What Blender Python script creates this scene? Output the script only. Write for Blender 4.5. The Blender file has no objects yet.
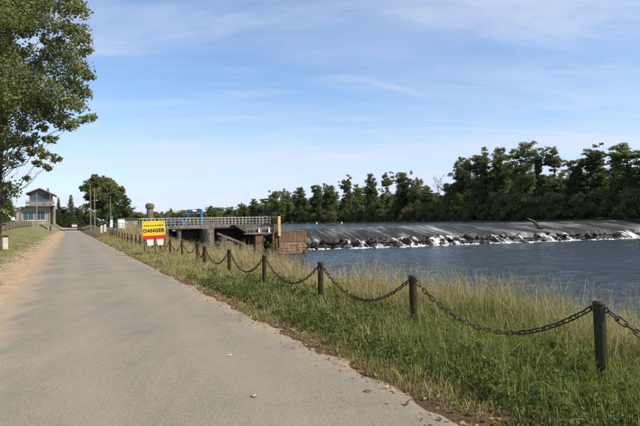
import bpy, bmesh, math, random
import numpy as np
from mathutils import Vector, Matrix, Quaternion

# ------------------------------------------------------------------ camera, sky, sun
scene = bpy.context.scene
col = scene.collection
rnd = random.Random(7)
rng = np.random.default_rng(11)

F = 516.0                       # focal length in photo pixels (640 wide)
EYE = 1.65
ROLL = math.radians(1.03)
PITCH = math.atan(8.5 / F)
HEAD = math.radians(25.9)       # the road runs this far to the left of the view axis
CA, SA = math.cos(HEAD), math.sin(HEAD)

fw = Vector((0, math.cos(PITCH), math.sin(PITCH)))
r0 = Vector((1, 0, 0))
u0 = r0.cross(fw)
right = r0 * math.cos(ROLL) - u0 * math.sin(ROLL)
up = r0 * math.sin(ROLL) + u0 * math.cos(ROLL)
cam_d = bpy.data.cameras.new('camera')
cam_d.sensor_width = 36.0
cam_d.lens = 36.0 * F / 640.0
cam_d.clip_start = 0.05
cam_d.clip_end = 6000
cam = bpy.data.objects.new('camera', cam_d)
col.objects.link(cam)
M = Matrix((right, up, -fw)).transposed().to_4x4()
M.translation = Vector((0, 0, EYE))
cam.matrix_world = M
scene.camera = cam

SUN_AZ = math.radians(114)       # clockwise from the view direction (+Y)
SUN_EL = math.radians(43)
world = bpy.data.worlds.new('World')
scene.world = world
world.use_nodes = True
wt = world.node_tree
wt.nodes.clear()


def N(t, kind, **kw):
    n = t.nodes.new(kind)
    for k, v in kw.items():
        setattr(n, k, v)
    return n


def mth(t, op, a, b=None, c=None, clamp=False):
    n = N(t, 'ShaderNodeMath', operation=op)
    n.use_clamp = clamp
    for i, x in enumerate((a, b, c)):
        if x is None:
            continue
        if isinstance(x, (int, float)):
            n.inputs[i].default_value = x
        else:
            t.links.new(x, n.inputs[i])
    return n.outputs[0]


def ramp(t, fac, stops):
    n = N(t, 'ShaderNodeValToRGB')
    e = n.color_ramp.elements
    while len(e) > 1:
        e.remove(e[-1])
    e[0].position = stops[0][0]
    c = stops[0][1]
    e[0].color = (*c, 1) if len(c) == 3 else c
    for p, c in stops[1:]:
        x = e.new(p)
        x.color = (*c, 1) if len(c) == 3 else c
    if fac is not None:
        t.links.new(fac, n.inputs[0])
    return n.outputs[0]


def mixc(t, fac, a, b, blend='MIX'):
    n = N(t, 'ShaderNodeMix', data_type='RGBA', blend_type=blend)
    for i, x in ((0, fac), (6, a), (7, b)):
        if isinstance(x, (int, float)):
            n.inputs[i].default_value = x
        elif isinstance(x, tuple):
            n.inputs[i].default_value = (*x, 1)
        else:
            t.links.new(x, n.inputs[i])
    return n.outputs[2]


def noise(t, vec, scale, detail=4, rough=0.55, dist=0.0):
    n = N(t, 'ShaderNodeTexNoise')
    n.inputs['Scale'].default_value = scale
    n.inputs['Detail'].default_value = detail
    n.inputs['Roughness'].default_value = rough
    n.inputs['Distortion'].default_value = dist
    if vec is not None:
        t.links.new(vec, n.inputs['Vector'])
    return n.outputs[0]


def mapping(t, vec, scale=(1, 1, 1), rot=(0, 0, 0), loc=(0, 0, 0)):
    n = N(t, 'ShaderNodeMapping')
    n.inputs['Scale'].default_value = scale
    n.inputs['Rotation'].default_value = rot
    n.inputs['Location'].default_value = loc
    t.links.new(vec, n.inputs['Vector'])
    return n.outputs[0]


sky = N(wt, 'ShaderNodeTexSky', sky_type='NISHITA')
sky.sun_disc = False
sky.sun_elevation = SUN_EL
sky.sun_rotation = SUN_AZ
sky.air_density = 1.0
sky.dust_density = 0.7
sky.ozone_density = 2.6
sky.altitude = 50
tc = N(wt, 'ShaderNodeTexCoord')
sep = N(wt, 'ShaderNodeSeparateXYZ')
wt.links.new(tc.outputs['Generated'], sep.inputs[0])
zz = mth(wt, 'ADD', mth(wt, 'MAXIMUM', sep.outputs[2], 0.0), 0.12)
cx = mth(wt, 'DIVIDE', sep.outputs[0], zz)
cy = mth(wt, 'DIVIDE', sep.outputs[1], zz)
cmb = N(wt, 'ShaderNodeCombineXYZ')
wt.links.new(cx, cmb.inputs[0])
wt.links.new(cy, cmb.inputs[1])
v1 = mapping(wt, cmb.outputs[0], (0.30, 1.0, 1), (0, 0, math.radians(-24)), (2.1, 1.4, 0))
v2 = mapping(wt, cmb.outputs[0], (0.8, 2.8, 1), (0, 0, math.radians(-38)), (1.0, 5.4, 0))
n1 = noise(wt, v1, 0.9, 6, 0.55, 0.6)
n2 = noise(wt, v2, 0.8, 8, 0.62, 0.9)
c1 = ramp(wt, n1, [(0.36, (0, 0, 0)), (0.72, (1, 1, 1))])
c2 = ramp(wt, n2, [(0.48, (0, 0, 0)), (0.80, (1, 1, 1))])
veil = mth(wt, 'POWER', mth(wt, 'SUBTRACT', 1.0, mth(wt, 'MAXIMUM', sep.outputs[2], 0.0)), 7.0)
cl = mth(wt, 'ADD', mth(wt, 'MULTIPLY', c1, 0.54), mth(wt, 'MULTIPLY', c2, 0.50))
cl = mth(wt, 'ADD', cl, mth(wt, 'MULTIPLY', veil, 0.66), clamp=True)
# one thin trail of cloud drifting apart, fixed in the sky
ysafe = mth(wt, 'MAXIMUM', sep.outputs[1], 0.05)
uu = mth(wt, 'DIVIDE', sep.outputs[0], ysafe)
vv = mth(wt, 'DIVIDE', sep.outputs[2], ysafe)
bend = mth(wt, 'POWER', mth(wt, 'MAXIMUM', mth(wt, 'SUBTRACT', uu, 0.05), 0.0), 1.6)
off = mth(wt, 'SUBTRACT', vv, mth(wt, 'SUBTRACT', 0.279, mth(wt, 'MULTIPLY', bend, 0.75)))
off = mth(wt, 'ADD', off, mth(wt, 'MULTIPLY', mth(wt, 'SUBTRACT', noise(wt, tc.outputs['Generated'], 22, 5, 0.65), 0.5), 0.022))
tr_ = mth(wt, 'SUBTRACT', 1.0, mth(wt, 'DIVIDE', mth(wt, 'ABSOLUTE', off), 0.010), clamp=True)
win = mth(wt, 'MULTIPLY', ramp(wt, mth(wt, 'ADD', uu, 0.3), [(0.26, (0, 0, 0)), (0.36, (1, 1, 1)), (0.44, (0.9, 0.9, 0.9)), (0.55, (0, 0, 0))]),
          ramp(wt, sep.outputs[1], [(0.1, (0, 0, 0)), (0.3, (1, 1, 1))]))
cl = mth(wt, 'ADD', cl, mth(wt, 'MULTIPLY', mth(wt, 'MULTIPLY', tr_, win), 0.22), clamp=True)
skyc = mixc(wt, cl, mixc(wt, 1.0, sky.outputs[0], (0.84, 0.98, 1.07), 'MULTIPLY'), (4.25, 4.6, 5.5))
bg = N(wt, 'ShaderNodeBackground')
bg.inputs['Strength'].default_value = 0.13
wt.links.new(skyc, bg.inputs['Color'])
wo = N(wt, 'ShaderNodeOutputWorld')
wt.links.new(bg.outputs[0], wo.inputs[0])

sun_d = bpy.data.lights.new('sun', 'SUN')
sun_d.energy = 4.6
sun_d.angle = math.radians(0.53)
sun_d.color = (1.0, 0.90, 0.74)
sun = bpy.data.objects.new('sun', sun_d)
col.objects.link(sun)
sd = Vector((math.sin(SUN_AZ) * math.cos(SUN_EL), math.cos(SUN_AZ) * math.cos(SUN_EL), math.sin(SUN_EL)))
sun.rotation_euler = (-sd).to_track_quat('-Z', 'Y').to_euler()
sun.location = sd * 60

vs = scene.view_settings
vs.view_transform = 'Standard'
vs.look = 'None'
vs.gamma = 1.0
vs.use_curve_mapping = False
vs.exposure = 0.45
scene.render.engine = 'CYCLES'
scene.cycles.use_denoising = True
scene.cycles.max_bounces = 6
scene.cycles.transparent_max_bounces = 6


# ------------------------------------------------------------------ helpers
def ST(s, t, z=0.0):
    """road coordinates (metres along the road, metres right of the camera) to world"""
    return Vector((-s * SA + t * CA, s * CA + t * SA, z))


def to_st(x, y):
    return -x * SA + y * CA, x * CA + y * SA


def sm(a, b, x):
    u = np.clip((np.asarray(x, float) - a) / (b - a), 0, 1)
    return u * u * (3 - 2 * u)


def wob(s, t, f=1.0):
    return (np.sin(s * 1.7 * f + 1.3 * np.sin(t * 0.9 * f)) + np.sin(t * 2.3 * f + 1.1 * np.sin(s * 0.7 * f + 2)) +
            np.sin((s + t) * 3.1 * f + 0.6) * 0.6 + np.sin((s - 1.6 * t) * 4.7 * f) * 0.4) / 3.0


def edge_bank(s):
    s = np.asarray(s, float)
    return 6.5 + 0.35 * np.sin(s * 0.37) + 0.2 * np.sin(s * 0.83 + 1) + 3.0 * sm(56, 66, s)


def gz(s, t):
    s = np.asarray(s, float)
    t = np.asarray(t, float)
    bed = sm(-1.75, -0.95, t) * (1 - sm(2.62, 3.02, t))
    offroad = 1 - bed
    z = -0.022 * bed
    z = z + 0.014 * wob(s, t, 1.3) * offroad + (0.004 + 0.006 * offroad) * wob(s, t, 3.1) + 0.006 * wob(s + 3, t, 7.3)
    z = z + 0.05 * sm(-1.6, -4, t) + 0.05 * sm(2.9, 3.9, t)
    z = z + 2.4 * sm(28, 112, s) * sm(-2.0, -7, t)
    z = z + 0.9 * sm(190, 216, s) * (1 - sm(6, 12, t))
    z = z + 1.0 * sm(56, 70, s) * sm(3.6, 8, t) * (1 - sm(10, 14, t))
    e = edge_bank(s)
    z = z - 3.2 * sm(-0.25, 1.15, (t - e) / 4.2) - 1.0 * sm(4, 14, t - e)
    z = z + 5.3 * sm(112.5, 119, t) + 1.0 * sm(119, 140, t)
    return z


def on_ground(s, t, dz=0.0):
    return ST(s, t, float(gz(s, t)) + dz)


def horizon(px):
    return 226.0 - 0.018 * (px - 70)


def ray(px, py):
    return fw + right * ((px - 320) / F) + up * ((213 - py) / F)


def at_depth(px, D):
    """s,t of the point seen in column px (near the horizon) at forward distance D"""
    k = (px - 320) / F
    return to_st(k * D, D)


def z_at(px, py, D):
    return EYE + (horizon(px) - py) * D / F


def mesh_obj(name, verts, faces, mat=None, parent=None, smooth=False):
    me = bpy.data.meshes.new(name)
    me.from_pydata([tuple(v) for v in verts], [], faces)
    if mat:
        me.materials.append(mat)
    if smooth:
        me.polygons.foreach_set('use_smooth', [True] * len(me.polygons))
    me.update()
    o = bpy.data.objects.new(name, me)
    col.objects.link(o)
    if parent:
        o.parent = parent
    return o


def fast_mesh(name, co, nper, mat, parent=None, colors=None, smooth=False):
    """co: (n_faces*nper, 3) array, each face with its own nper vertices; or co with explicit faces"""
    n = len(co)
    me = bpy.data.meshes.new(name)
    me.vertices.add(n)
    me.vertices.foreach_set('co', np.asarray(co, np.float32).ravel())
    me.loops.add(n)
    me.loops.foreach_set('vertex_index', np.arange(n, dtype=np.int32))
    nf = n // nper
    me.polygons.add(nf)
    me.polygons.foreach_set('loop_start', np.arange(nf, dtype=np.int32) * nper)
    me.polygons.foreach_set('loop_total', np.full(nf, nper, np.int32))
    if smooth:
        me.polygons.foreach_set('use_smooth', np.ones(nf, bool))
    if colors is not None:
        a = me.attributes.new('tint', 'FLOAT_COLOR', 'POINT')
        a.data.foreach_set('color', np.asarray(colors, np.float32).ravel())
    me.materials.append(mat)
    me.update(calc_edges=True)
    me.validate()
    o = bpy.data.objects.new(name, me)
    col.objects.link(o)
    if parent:
        o.parent = parent
    return o


def tag(o, label=None, cat=None, group=None, kind=None):
    if label:
        o['label'] = label
    if cat:
        o['category'] = cat
    if group:
        o['group'] = group
    if kind:
        o['kind'] = kind
    return o


def thing(name, label, cat, loc=(0, 0, 0), rz=0.0, group=None):
    o = bpy.data.objects.new(name, None)
    o.empty_display_size = 0.2
    col.objects.link(o)
    o.location = loc
    o.rotation_euler = (0, 0, rz)
    return tag(o, label, cat, group)


def dup(root, loc, rz, label=None, scale=None, parent=None):
    c = root.copy()
    col.objects.link(c)
    c.parent = parent
    if loc is not None:
        c.location = loc
        c.rotation_euler = (0, 0, rz)
    if scale is not None:
        c.scale = scale
    if label:
        c['label'] = label
    for ch in root.children:
        dup(ch, None, None, parent=c)
    return c


class MB:
    def __init__(self):
        self.v, self.f = [], []

    def add(self, vs_, fs):
        b = len(self.v)
        self.v += [tuple(v) for v in vs_]
        self.f += [tuple(i + b for i in f) for f in fs]
        return self

    def box(self, x0, x1, y0, y1, z0, z1, m=None):
        vs_ = [Vector((x, y, z)) for z in (z0, z1) for y in (y0, y1) for x in (x0, x1)]
        if m is not None:
            vs_ = [m @ v for v in vs_]
        return self.add(vs_, [(0, 2, 3, 1), (4, 5, 7, 6), (0, 1, 5, 4), (2, 6, 7, 3), (0, 4, 6, 2), (1, 3, 7, 5)])

    def bar(self, a, b, w, h=None):
        """rectangular bar from a to b"""
        a, b = Vector(a), Vector(b)
        h = h or w
        d = (b - a).normalized()
        x = d.cross(Vector((0, 0, 1)))
        x = x.normalized() if x.length > 1e-4 else Vector((1, 0, 0))
        y = x.cross(d)
        vs_ = [p + x * i * w / 2 + y * j * h / 2 for p in (a, b) for i, j in ((-1, -1), (1, -1), (1, 1), (-1, 1))]
        return self.add(vs_, [(3, 2, 1, 0), (4, 5, 6, 7), (0, 1, 5, 4), (1, 2, 6, 5), (2, 3, 7, 6), (3, 0, 4, 7)])

    def tube(self, pts, rads, n=8, cap=True):
        pts = [Vector(p) for p in pts]
        rings = []
        ref = None
        for i, p in enumerate(pts):
            d = (pts[min(i + 1, len(pts) - 1)] - pts[max(i - 1, 0)]).normalized()
            if ref is None:
                ref = d.orthogonal().normalized()
            ref = (ref - d * ref.dot(d))
            ref = ref.normalized() if ref.length > 1e-5 else d.orthogonal().normalized()
            q = d.cross(ref)
            r = rads[i] if hasattr(rads, '__len__') else rads
            rings.append([p + (ref * math.cos(2 * math.pi * k / n) + q * math.sin(2 * math.pi * k / n)) * r for k in range(n)])
        b = len(self.v)
        for rr in rings:
            self.v += [tuple(v) for v in rr]
        for i in range(len(rings) - 1):
            for k in range(n):
                k2 = (k + 1) % n
                self.f.append((b + i * n + k, b + i * n + k2, b + (i + 1) * n + k2, b + (i + 1) * n + k))
        if cap:
            self.f.append(tuple(b + k for k in reversed(range(n))))
            self.f.append(tuple(b + (len(rings) - 1) * n + k for k in range(n)))
        return self

    def lathe(self, prof, n=16, c=(0, 0)):
        """prof: list of (r, z) from bottom to top"""
        return self.tube([(c[0], c[1], z) for r, z in prof], [max(r, 1e-4) for r, z in prof], n)

    def prism(self, poly, y0, y1):
        """poly in (x,z), extruded along y"""
        n = len(poly)
        vs_ = [(x, y0, z) for x, z in poly] + [(x, y1, z) for x, z in poly]
        fs = [tuple(range(n)), tuple(reversed(range(n, 2 * n)))]
        for i in range(n):
            j = (i + 1) % n
            fs.append((i, i + n, j + n, j))
        return self.add(vs_, fs)

    def build(self, name, mat, parent=None, smooth=False, bevel=0.0):
        me = bpy.data.meshes.new(name)
        me.from_pydata(self.v, [], self.f)
        bm = bmesh.new()
        bm.from_mesh(me)
        bmesh.ops.recalc_face_normals(bm, faces=bm.faces)
        if bevel:
            bmesh.ops.bevel(bm, geom=list(bm.edges), offset=bevel, segments=1, affect='EDGES', clamp_overlap=True)
        bm.to_mesh(me)
        bm.free()
        me.materials.append(mat)
        if smooth:
            me.polygons.foreach_set('use_smooth', [True] * len(me.polygons))
            me.set_sharp_from_angle(angle=math.radians(40))
        me.update()
        o = bpy.data.objects.new(name, me)
        col.objects.link(o)
        if parent:
            o.parent = parent
        return o


def new_mat(name):
    m = bpy.data.materials.new(name)
    m.use_nodes = True
    t = m.node_tree
    t.nodes.clear()
    out = N(t, 'ShaderNodeOutputMaterial')
    return m, t, out


def pos(t):
    return N(t, 'ShaderNodeNewGeometry').outputs['Position']


def principled(t, out, colr, rough=0.8, metal=0.0, bump=None, bstr=0.3, bdist=0.02, spec=0.5, ior=None):
    p = N(t, 'ShaderNodeBsdfPrincipled')
    for k, x in (('Base Color', colr), ('Roughness', rough), ('Metallic', metal)):
        if isinstance(x, (int, float)):
            p.inputs[k].default_value = x
        elif isinstance(x, tuple):
            p.inputs[k].default_value = (*x, 1)
        else:
            t.links.new(x, p.inputs[k])
    p.inputs['Specular IOR Level'].default_value = spec
    if ior:
        p.inputs['IOR'].default_value = ior
    if bump is not None:
        b = N(t, 'ShaderNodeBump')
        b.inputs['Strength'].default_value = bstr
        b.inputs['Distance'].default_value = bdist
        t.links.new(bump, b.inputs['Height'])
        t.links.new(b.outputs[0], p.inputs['Normal'])
    t.links.new(p.outputs[0], out.inputs[0])
    return p


def worn(name, c, c2, scale=3.0, rough=0.85, metal=0.0, bstr=0.3, bdist=0.01, lo=0.35, hi=0.7, spec=0.4, fine=25):
    """two-tone weathered material in object space"""
    m, t, out = new_mat(name)
    v = N(t, 'ShaderNodeTexCoord').outputs['Object']
    a = noise(t, v, scale, 6, 0.65, 0.3)
    b = noise(t, v, scale * fine / 3.0, 4, 0.6)
    f = mth(t, 'ADD', mth(t, 'MULTIPLY', a, 0.75), mth(t, 'MULTIPLY', b, 0.25))
    cc = ramp(t, f, [(lo, c), (hi, c2)])
    principled(t, out, cc, rough, metal, mth(t, 'ADD', a, b), bstr, bdist, spec)
    return m


def leaf_mat(name, dark, light, trans=0.35, attr=False, scale=0.6):
    m, t, out = new_mat(name)
    if attr:
        cc = N(t, 'ShaderNodeAttribute', attribute_name='tint').outputs['Color']
    else:
        g = N(t, 'ShaderNodeNewGeometry')
        oi = N(t, 'ShaderNodeObjectInfo')
        f = mth(t, 'ADD', mth(t, 'MULTIPLY', g.outputs['Random Per Island'], 0.55),
                mth(t, 'MULTIPLY', noise(t, g.outputs['Position'], scale, 3), 0.6))
        f = mth(t, 'ADD', f, mth(t, 'MULTIPLY', mth(t, 'SUBTRACT', oi.outputs['Random'], 0.5), 0.60))
        cc = ramp(t, f, [(0.15, dark), (0.95, light)])
    d = N(t, 'ShaderNodeBsdfPrincipled')
    d.inputs['Roughness'].default_value = 0.55
    d.inputs['Specular IOR Level'].default_value = 0.25
    t.links.new(cc, d.inputs['Base Color'])
    tr = N(t, 'ShaderNodeBsdfTranslucent')
    t.links.new(cc, tr.inputs['Color'])
    mx = N(t, 'ShaderNodeMixShader')
    mx.inputs[0].default_value = trans
    t.links.new(d.outputs[0], mx.inputs[1])
    t.links.new(tr.outputs[0], mx.inputs[2])
    t.links.new(mx.outputs[0], out.inputs[0])
    return m


# ------------------------------------------------------------------ materials
def t_coord(t, p):
    """metres right of the camera, from world position"""
    d = N(t, 'ShaderNodeVectorMath', operation='DOT_PRODUCT')
    t.links.new(p, d.inputs[0])
    d.inputs[1].default_value = (CA, SA, 0)
    return d.outputs['Value']


def mat_ground():
    m, t, out = new_mat('earth and turf')
    p = pos(t)
    tt = t_coord(t, p)
    big = noise(t, p, 0.35, 5, 0.6)
    mid = noise(t, p, 2.2, 6, 0.65)
    fine = noise(t, p, 28, 5, 0.7)
    turf = ramp(t, mth(t, 'ADD', mth(t, 'MULTIPLY', big, 0.5), mth(t, 'MULTIPLY', mid, 0.5)),
                [(0.30, (0.055, 0.075, 0.018)), (0.48, (0.12, 0.125, 0.04)), (0.64, (0.23, 0.185, 0.085))])
    turf = mixc(t, 0.35, turf, ramp(t, fine, [(0.3, (0.04, 0.05, 0.02)), (0.7, (0.30, 0.27, 0.15))]))
    sand = ramp(t, mth(t, 'ADD', mth(t, 'MULTIPLY', mid, 0.6), mth(t, 'MULTIPLY', fine, 0.4)),
                [(0.3, (0.24, 0.165, 0.095)), (0.7, (0.46, 0.34, 0.22))])
    soil = ramp(t, mth(t, 'ADD', mth(t, 'MULTIPLY', mid, 0.4), mth(t, 'MULTIPLY', fine, 0.6)),
                [(0.3, (0.035, 0.022, 0.012)), (0.7, (0.15, 0.09, 0.05))])
    tn = mth(t, 'ADD', tt, mth(t, 'MULTIPLY', mth(t, 'SUBTRACT', mth(t, 'ADD', mth(t, 'MULTIPLY', mid, 0.7), mth(t, 'MULTIPLY', big, 0.6)), 0.62), 3.6))
    # sand margin left of the road
    sl = mth(t, 'MULTIPLY', ramp(t, mth(t, 'MULTIPLY_ADD', tn, 0.2, 1.0), [(0.40, (0, 0, 0)), (0.54, (1, 1, 1))]), 1.0)
    c = mixc(t, sl, turf, sand)
    # soil right of the road
    sr = ramp(t, mth(t, 'MULTIPLY_ADD', tt, 0.25, mth(t, 'MULTIPLY', mth(t, 'SUBTRACT', mid, 0.5), 0.4)), [(0.55, (0, 0, 0)), (0.62, (1, 1, 1))])
    c = mixc(t, sr, c, soil)
    # turf again on the bank beyond
    gr = ramp(t, mth(t, 'MULTIPLY_ADD', tt, 0.1, mth(t, 'MULTIPLY', mth(t, 'SUBTRACT', mid, 0.5), 0.2)), [(0.39, (0, 0, 0)), (0.46, (1, 1, 1))])
    c = mixc(t, gr, c, mixc(t, 0.35, turf, soil))
    principled(t, out, c, 0.95, 0, mth(t, 'ADD', mid, mth(t, 'MULTIPLY', fine, 0.5)), 0.6, 0.04, 0.15)
    return m


def mat_road():
    m, t, out = new_mat('worn asphalt')
    p = pos(t)
    tt = t_coord(t, p)
    big = noise(t, p, 0.5, 5, 0.6, 0.4)
    st = noise(t, mapping(t, p, (3.0, 0.28, 1), (0, 0, -HEAD)), 1.0, 5, 0.6, 0.3)
    grain = noise(t, p, 140, 3, 0.7)
    vor = N(t, 'ShaderNodeTexVoronoi')
    vor.inputs['Scale'].default_value = 110
    t.links.new(p, vor.inputs['Vector'])
    f = mth(t, 'ADD', mth(t, 'MULTIPLY', big, 0.6), mth(t, 'MULTIPLY', st, 0.4))
    base = ramp(t, f, [(0.30, (0.178, 0.155, 0.123)), (0.50, (0.226, 0.196, 0.155)), (0.72, (0.268, 0.231, 0.180))])
    stones = ramp(t, mth(t, 'ADD', mth(t, 'MULTIPLY', grain, 0.6), mth(t, 'MULTIPLY', vor.outputs['Color'], 0.4)),
                  [(0.30, (0.55, 0.55, 0.55)), (0.5, (0.97, 0.97, 0.97)), (0.72, (1.4, 1.37, 1.3))])
    c = mixc(t, 0.75, base, stones, 'MULTIPLY')
    wv = N(t, 'ShaderNodeTexVoronoi', feature='DISTANCE_TO_EDGE')
    wv.inputs['Scale'].default_value = 0.55
    wob_ = N(t, 'ShaderNodeVectorMath', operation='ADD')
    nz = N(t, 'ShaderNodeTexNoise')
    nz.inputs['Scale'].default_value = 1.7
    nz.inputs['Detail'].default_value = 6
    t.links.new(p, nz.inputs['Vector'])
    t.links.new(p, wob_.inputs[0])
    t.links.new(nz.outputs['Color'], wob_.inputs[1])
    t.links.new(wob_.outputs[0], wv.inputs['Vector'])
    gate_ = ramp(t, noise(t, p, 0.33, 3), [(0.52, (0, 0, 0)), (0.62, (1, 1, 1))])
    crack = mth(t, 'MULTIPLY', ramp(t, wv.outputs['Distance'], [(0.0, (1, 1, 1)), (0.007, (0, 0, 0))]), gate_)
    c = mixc(t, mth(t, 'MULTIPLY', crack, 0.55), c, (0.07, 0.058, 0.042))
    stain = ramp(t, noise(t, mapping(t, p, (1.0, 0.45, 1), (0, 0, -HEAD)), 1.1, 7, 0.7, 1.2), [(0.56, (0, 0, 0)), (0.70, (1, 1, 1))])
    c = mixc(t, mth(t, 'MULTIPLY', stain, 0.30), c, (0.15, 0.13, 0.10))
    track = mth(t, 'ABSOLUTE', mth(t, 'SUBTRACT', mth(t, 'ABSOLUTE', mth(t, 'SUBTRACT', tt, 0.9)), 0.75))
    track = ramp(t, mth(t, 'ADD', track, mth(t, 'MULTIPLY', mth(t, 'SUBTRACT', f, 0.5), 0.8)), [(0.05, (1, 1, 1)), (0.45, (0, 0, 0))])
    c = mixc(t, mth(t, 'MULTIPLY', track, 0.22), c, (0.30, 0.262, 0.20))
    # dust blown in from both margins
    e = mth(t, 'ABSOLUTE', mth(t, 'SUBTRACT', tt, 0.93))
    e = mth(t, 'ADD', mth(t, 'MULTIPLY', e, 0.5), mth(t, 'MULTIPLY', mth(t, 'SUBTRACT', f, 0.5), 0.9))
    dust = ramp(t, e, [(0.82, (0, 0, 0)), (1.08, (0.8, 0.8, 0.8))])
    c = mixc(t, dust, c, mixc(t, 0.5, (0.33, 0.245, 0.155), ramp(t, grain, [(0.3, (0.22, 0.16, 0.10)), (0.7, (0.42, 0.33, 0.23))])))
    principled(t, out, c, 0.9, 0, mth(t, 'ADD', grain, vor.outputs['Distance']), 0.5, 0.006, 0.25)
    return m


def mat_water(name, base, wave, dist, strength, scale2):
    m, t, out = new_mat(name)
    p = pos(t)
    a = noise(t, mapping(t, p, (1.0, 2.2, 1), (0, 0, math.radians(12))), wave, 4, 0.6, 0.6)
    b = noise(t, mapping(t, p, (1.0, 1.7, 1), (0, 0, math.radians(-25))), wave * scale2, 4, 0.65, 0.4)
    h = mth(t, 'ADD', a, mth(t, 'MULTIPLY', b, 0.45))
    big = noise(t, mapping(t, p, (0.6, 1.6, 1), (0, 0, math.radians(18))), 0.09, 4, 0.55, 0.8)
    sw = noise(t, mapping(t, p, (0.7, 2.0, 1), (0, 0, math.radians(5))), wave * 0.33, 3, 0.5, 0.5)
    h = mth(t, 'ADD', mth(t, 'MULTIPLY', h, mth(t, 'MULTIPLY_ADD', big, 1.5, 0.2)), mth(t, 'MULTIPLY', sw, 1.4))
    principled(t, out, base, 0.12, 0, h, strength, dist, 0.5, 1.33)
    return m


def mat_spill():
    m, t, out = new_mat('water sliding down the weir')
    p = pos(t)
    q = mapping(t, p, (1, 1, 1), (0, 0, -HEAD))
    s1 = noise(t, mapping(t, q, (1.3, 0.05, 0.05)), 1.0, 5, 0.65, 0.25)
    s2 = noise(t, mapping(t, q, (0.16, 0.10, 0.1)), 1.0, 4, 0.6, 0.4)
    s3 = noise(t, mapping(t, q, (5, 0.5, 0.5)), 1.0, 3, 0.6)
    f = mth(t, 'ADD', mth(t, 'ADD', mth(t, 'MULTIPLY', s1, 0.30), mth(t, 'MULTIPLY', s2, 0.58)), mth(t, 'MULTIPLY', s3, 0.16))
    w = ramp(t, f, [(0.50, (0, 0, 0)), (0.60, (0.22, 0.22, 0.22)), (0.72, (0.8, 0.8, 0.8))])
    c = mixc(t, w, ramp(t, s3, [(0.3, (0.014, 0.015, 0.013)), (0.7, (0.045, 0.046, 0.041))]), (0.55, 0.57, 0.58))
    principled(t, out, c, 0.5, 0, f, 1.0, 0.35, 0.15, 1.33)
    return m


MT = {}
MT['ground'] = mat_ground()
MT['road'] = mat_road()
MT['water'] = mat_water('river water', (0.030, 0.042, 0.048), 1.6, 0.16, 0.9, 3.3)
MT['pool'] = mat_water('pool water', (0.02, 0.03, 0.03), 0.5, 0.4, 0.8, 3.0)
MT['spill'] = mat_spill()
MT['foam'] = worn('white water', (0.55, 0.57, 0.58), (0.86, 0.87, 0.88), 1.2, 0.7, 0, 0.8, 0.1)


def mat_white_water():
    m, t, out = new_mat('broken white water')
    v = pos(t)
    q = mapping(t, v, (1, 1, 1), (0, 0, -HEAD))
    a = noise(t, mapping(t, q, (2.2, 0.5, 0.6)), 1.0, 5, 0.7, 0.8)
    b_ = noise(t, q, 0.9, 4, 0.6, 0.5)
    f = mth(t, 'ADD', mth(t, 'MULTIPLY', a, 0.65), mth(t, 'MULTIPLY', b_, 0.35))
    p = N(t, 'ShaderNodeBsdfPrincipled')
    t.links.new(ramp(t, f, [(0.4, (0.60, 0.62, 0.63)), (0.62, (0.85, 0.86, 0.87))]), p.inputs['Base Color'])
    p.inputs['Roughness'].default_value = 0.6
    bp = N(t, 'ShaderNodeBump')
    bp.inputs['Strength'].default_value = 0.3
    bp.inputs['Distance'].default_value = 0.15
    t.links.new(f, bp.inputs['Height'])
    t.links.new(bp.outputs[0], p.inputs['Normal'])
    tr = N(t, 'ShaderNodeBsdfTransparent')
    mx = N(t, 'ShaderNodeMixShader')
    t.links.new(ramp(t, f, [(0.46, (0, 0, 0)), (0.62, (1, 1, 1))]), mx.inputs[0])
    t.links.new(tr.outputs[0], mx.inputs[1])
    t.links.new(p.outputs[0], mx.inputs[2])
    t.links.new(mx.outputs[0], out.inputs[0])
    return m


MT['white_water'] = mat_white_water()
MT['concrete'] = worn('weathered concrete', (0.10, 0.085, 0.065), (0.29, 0.25, 0.20), 0.8, 0.9)
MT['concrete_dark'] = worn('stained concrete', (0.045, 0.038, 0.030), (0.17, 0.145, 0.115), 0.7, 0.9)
MT['apron'] = worn('apron concrete', (0.055, 0.053, 0.048), (0.15, 0.145, 0.13), 0.5, 0.6)
MT['quay'] = worn('rusty quay stone', (0.17, 0.095, 0.05), (0.42, 0.30, 0.20), 0.55, 0.9, 0, 0.5, 0.03)
MT['pile'] = worn('rust brown piling', (0.085, 0.05, 0.03), (0.24, 0.15, 0.09), 1.1, 0.85, 0, 0.4, 0.02)
MT['rock'] = worn('wet rock', (0.008, 0.006, 0.005), (0.060, 0.040, 0.028), 0.9, 0.6, 0, 0.7, 0.05)
MT['steel_dark'] = worn('dark gate steel', (0.012, 0.012, 0.012), (0.04, 0.034, 0.028), 1.5, 0.6)
MT['rail'] = worn('pale grey rail paint', (0.24, 0.235, 0.215), (0.46, 0.45, 0.42), 2.0, 0.6)
MT['white'] = worn('white paint', (0.62, 0.61, 0.58), (0.82, 0.81, 0.79), 2.0, 0.55)
MT['blue'] = worn('blue machine paint', (0.02, 0.10, 0.26), (0.05, 0.19, 0.40), 2.0, 0.5)
MT['blue_dark'] = worn('dark blue machine paint', (0.015, 0.05, 0.13), (0.03, 0.10, 0.22), 2.0, 0.5)
MT['ochre'] = worn('faded yellow paint', (0.42, 0.28, 0.09), (0.66, 0.48, 0.20), 2.0, 0.7)
MT['rust'] = worn('rusty steel', (0.075, 0.035, 0.018), (0.20, 0.10, 0.05), 2.0, 0.8)
MT['post'] = worn('old green and rust post paint', (0.018, 0.017, 0.008), (0.070, 0.039, 0.018), 6.0, 0.7, 0.0, 0.5, 0.004, 0.36, 0.68, spec=0.15)
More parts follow.
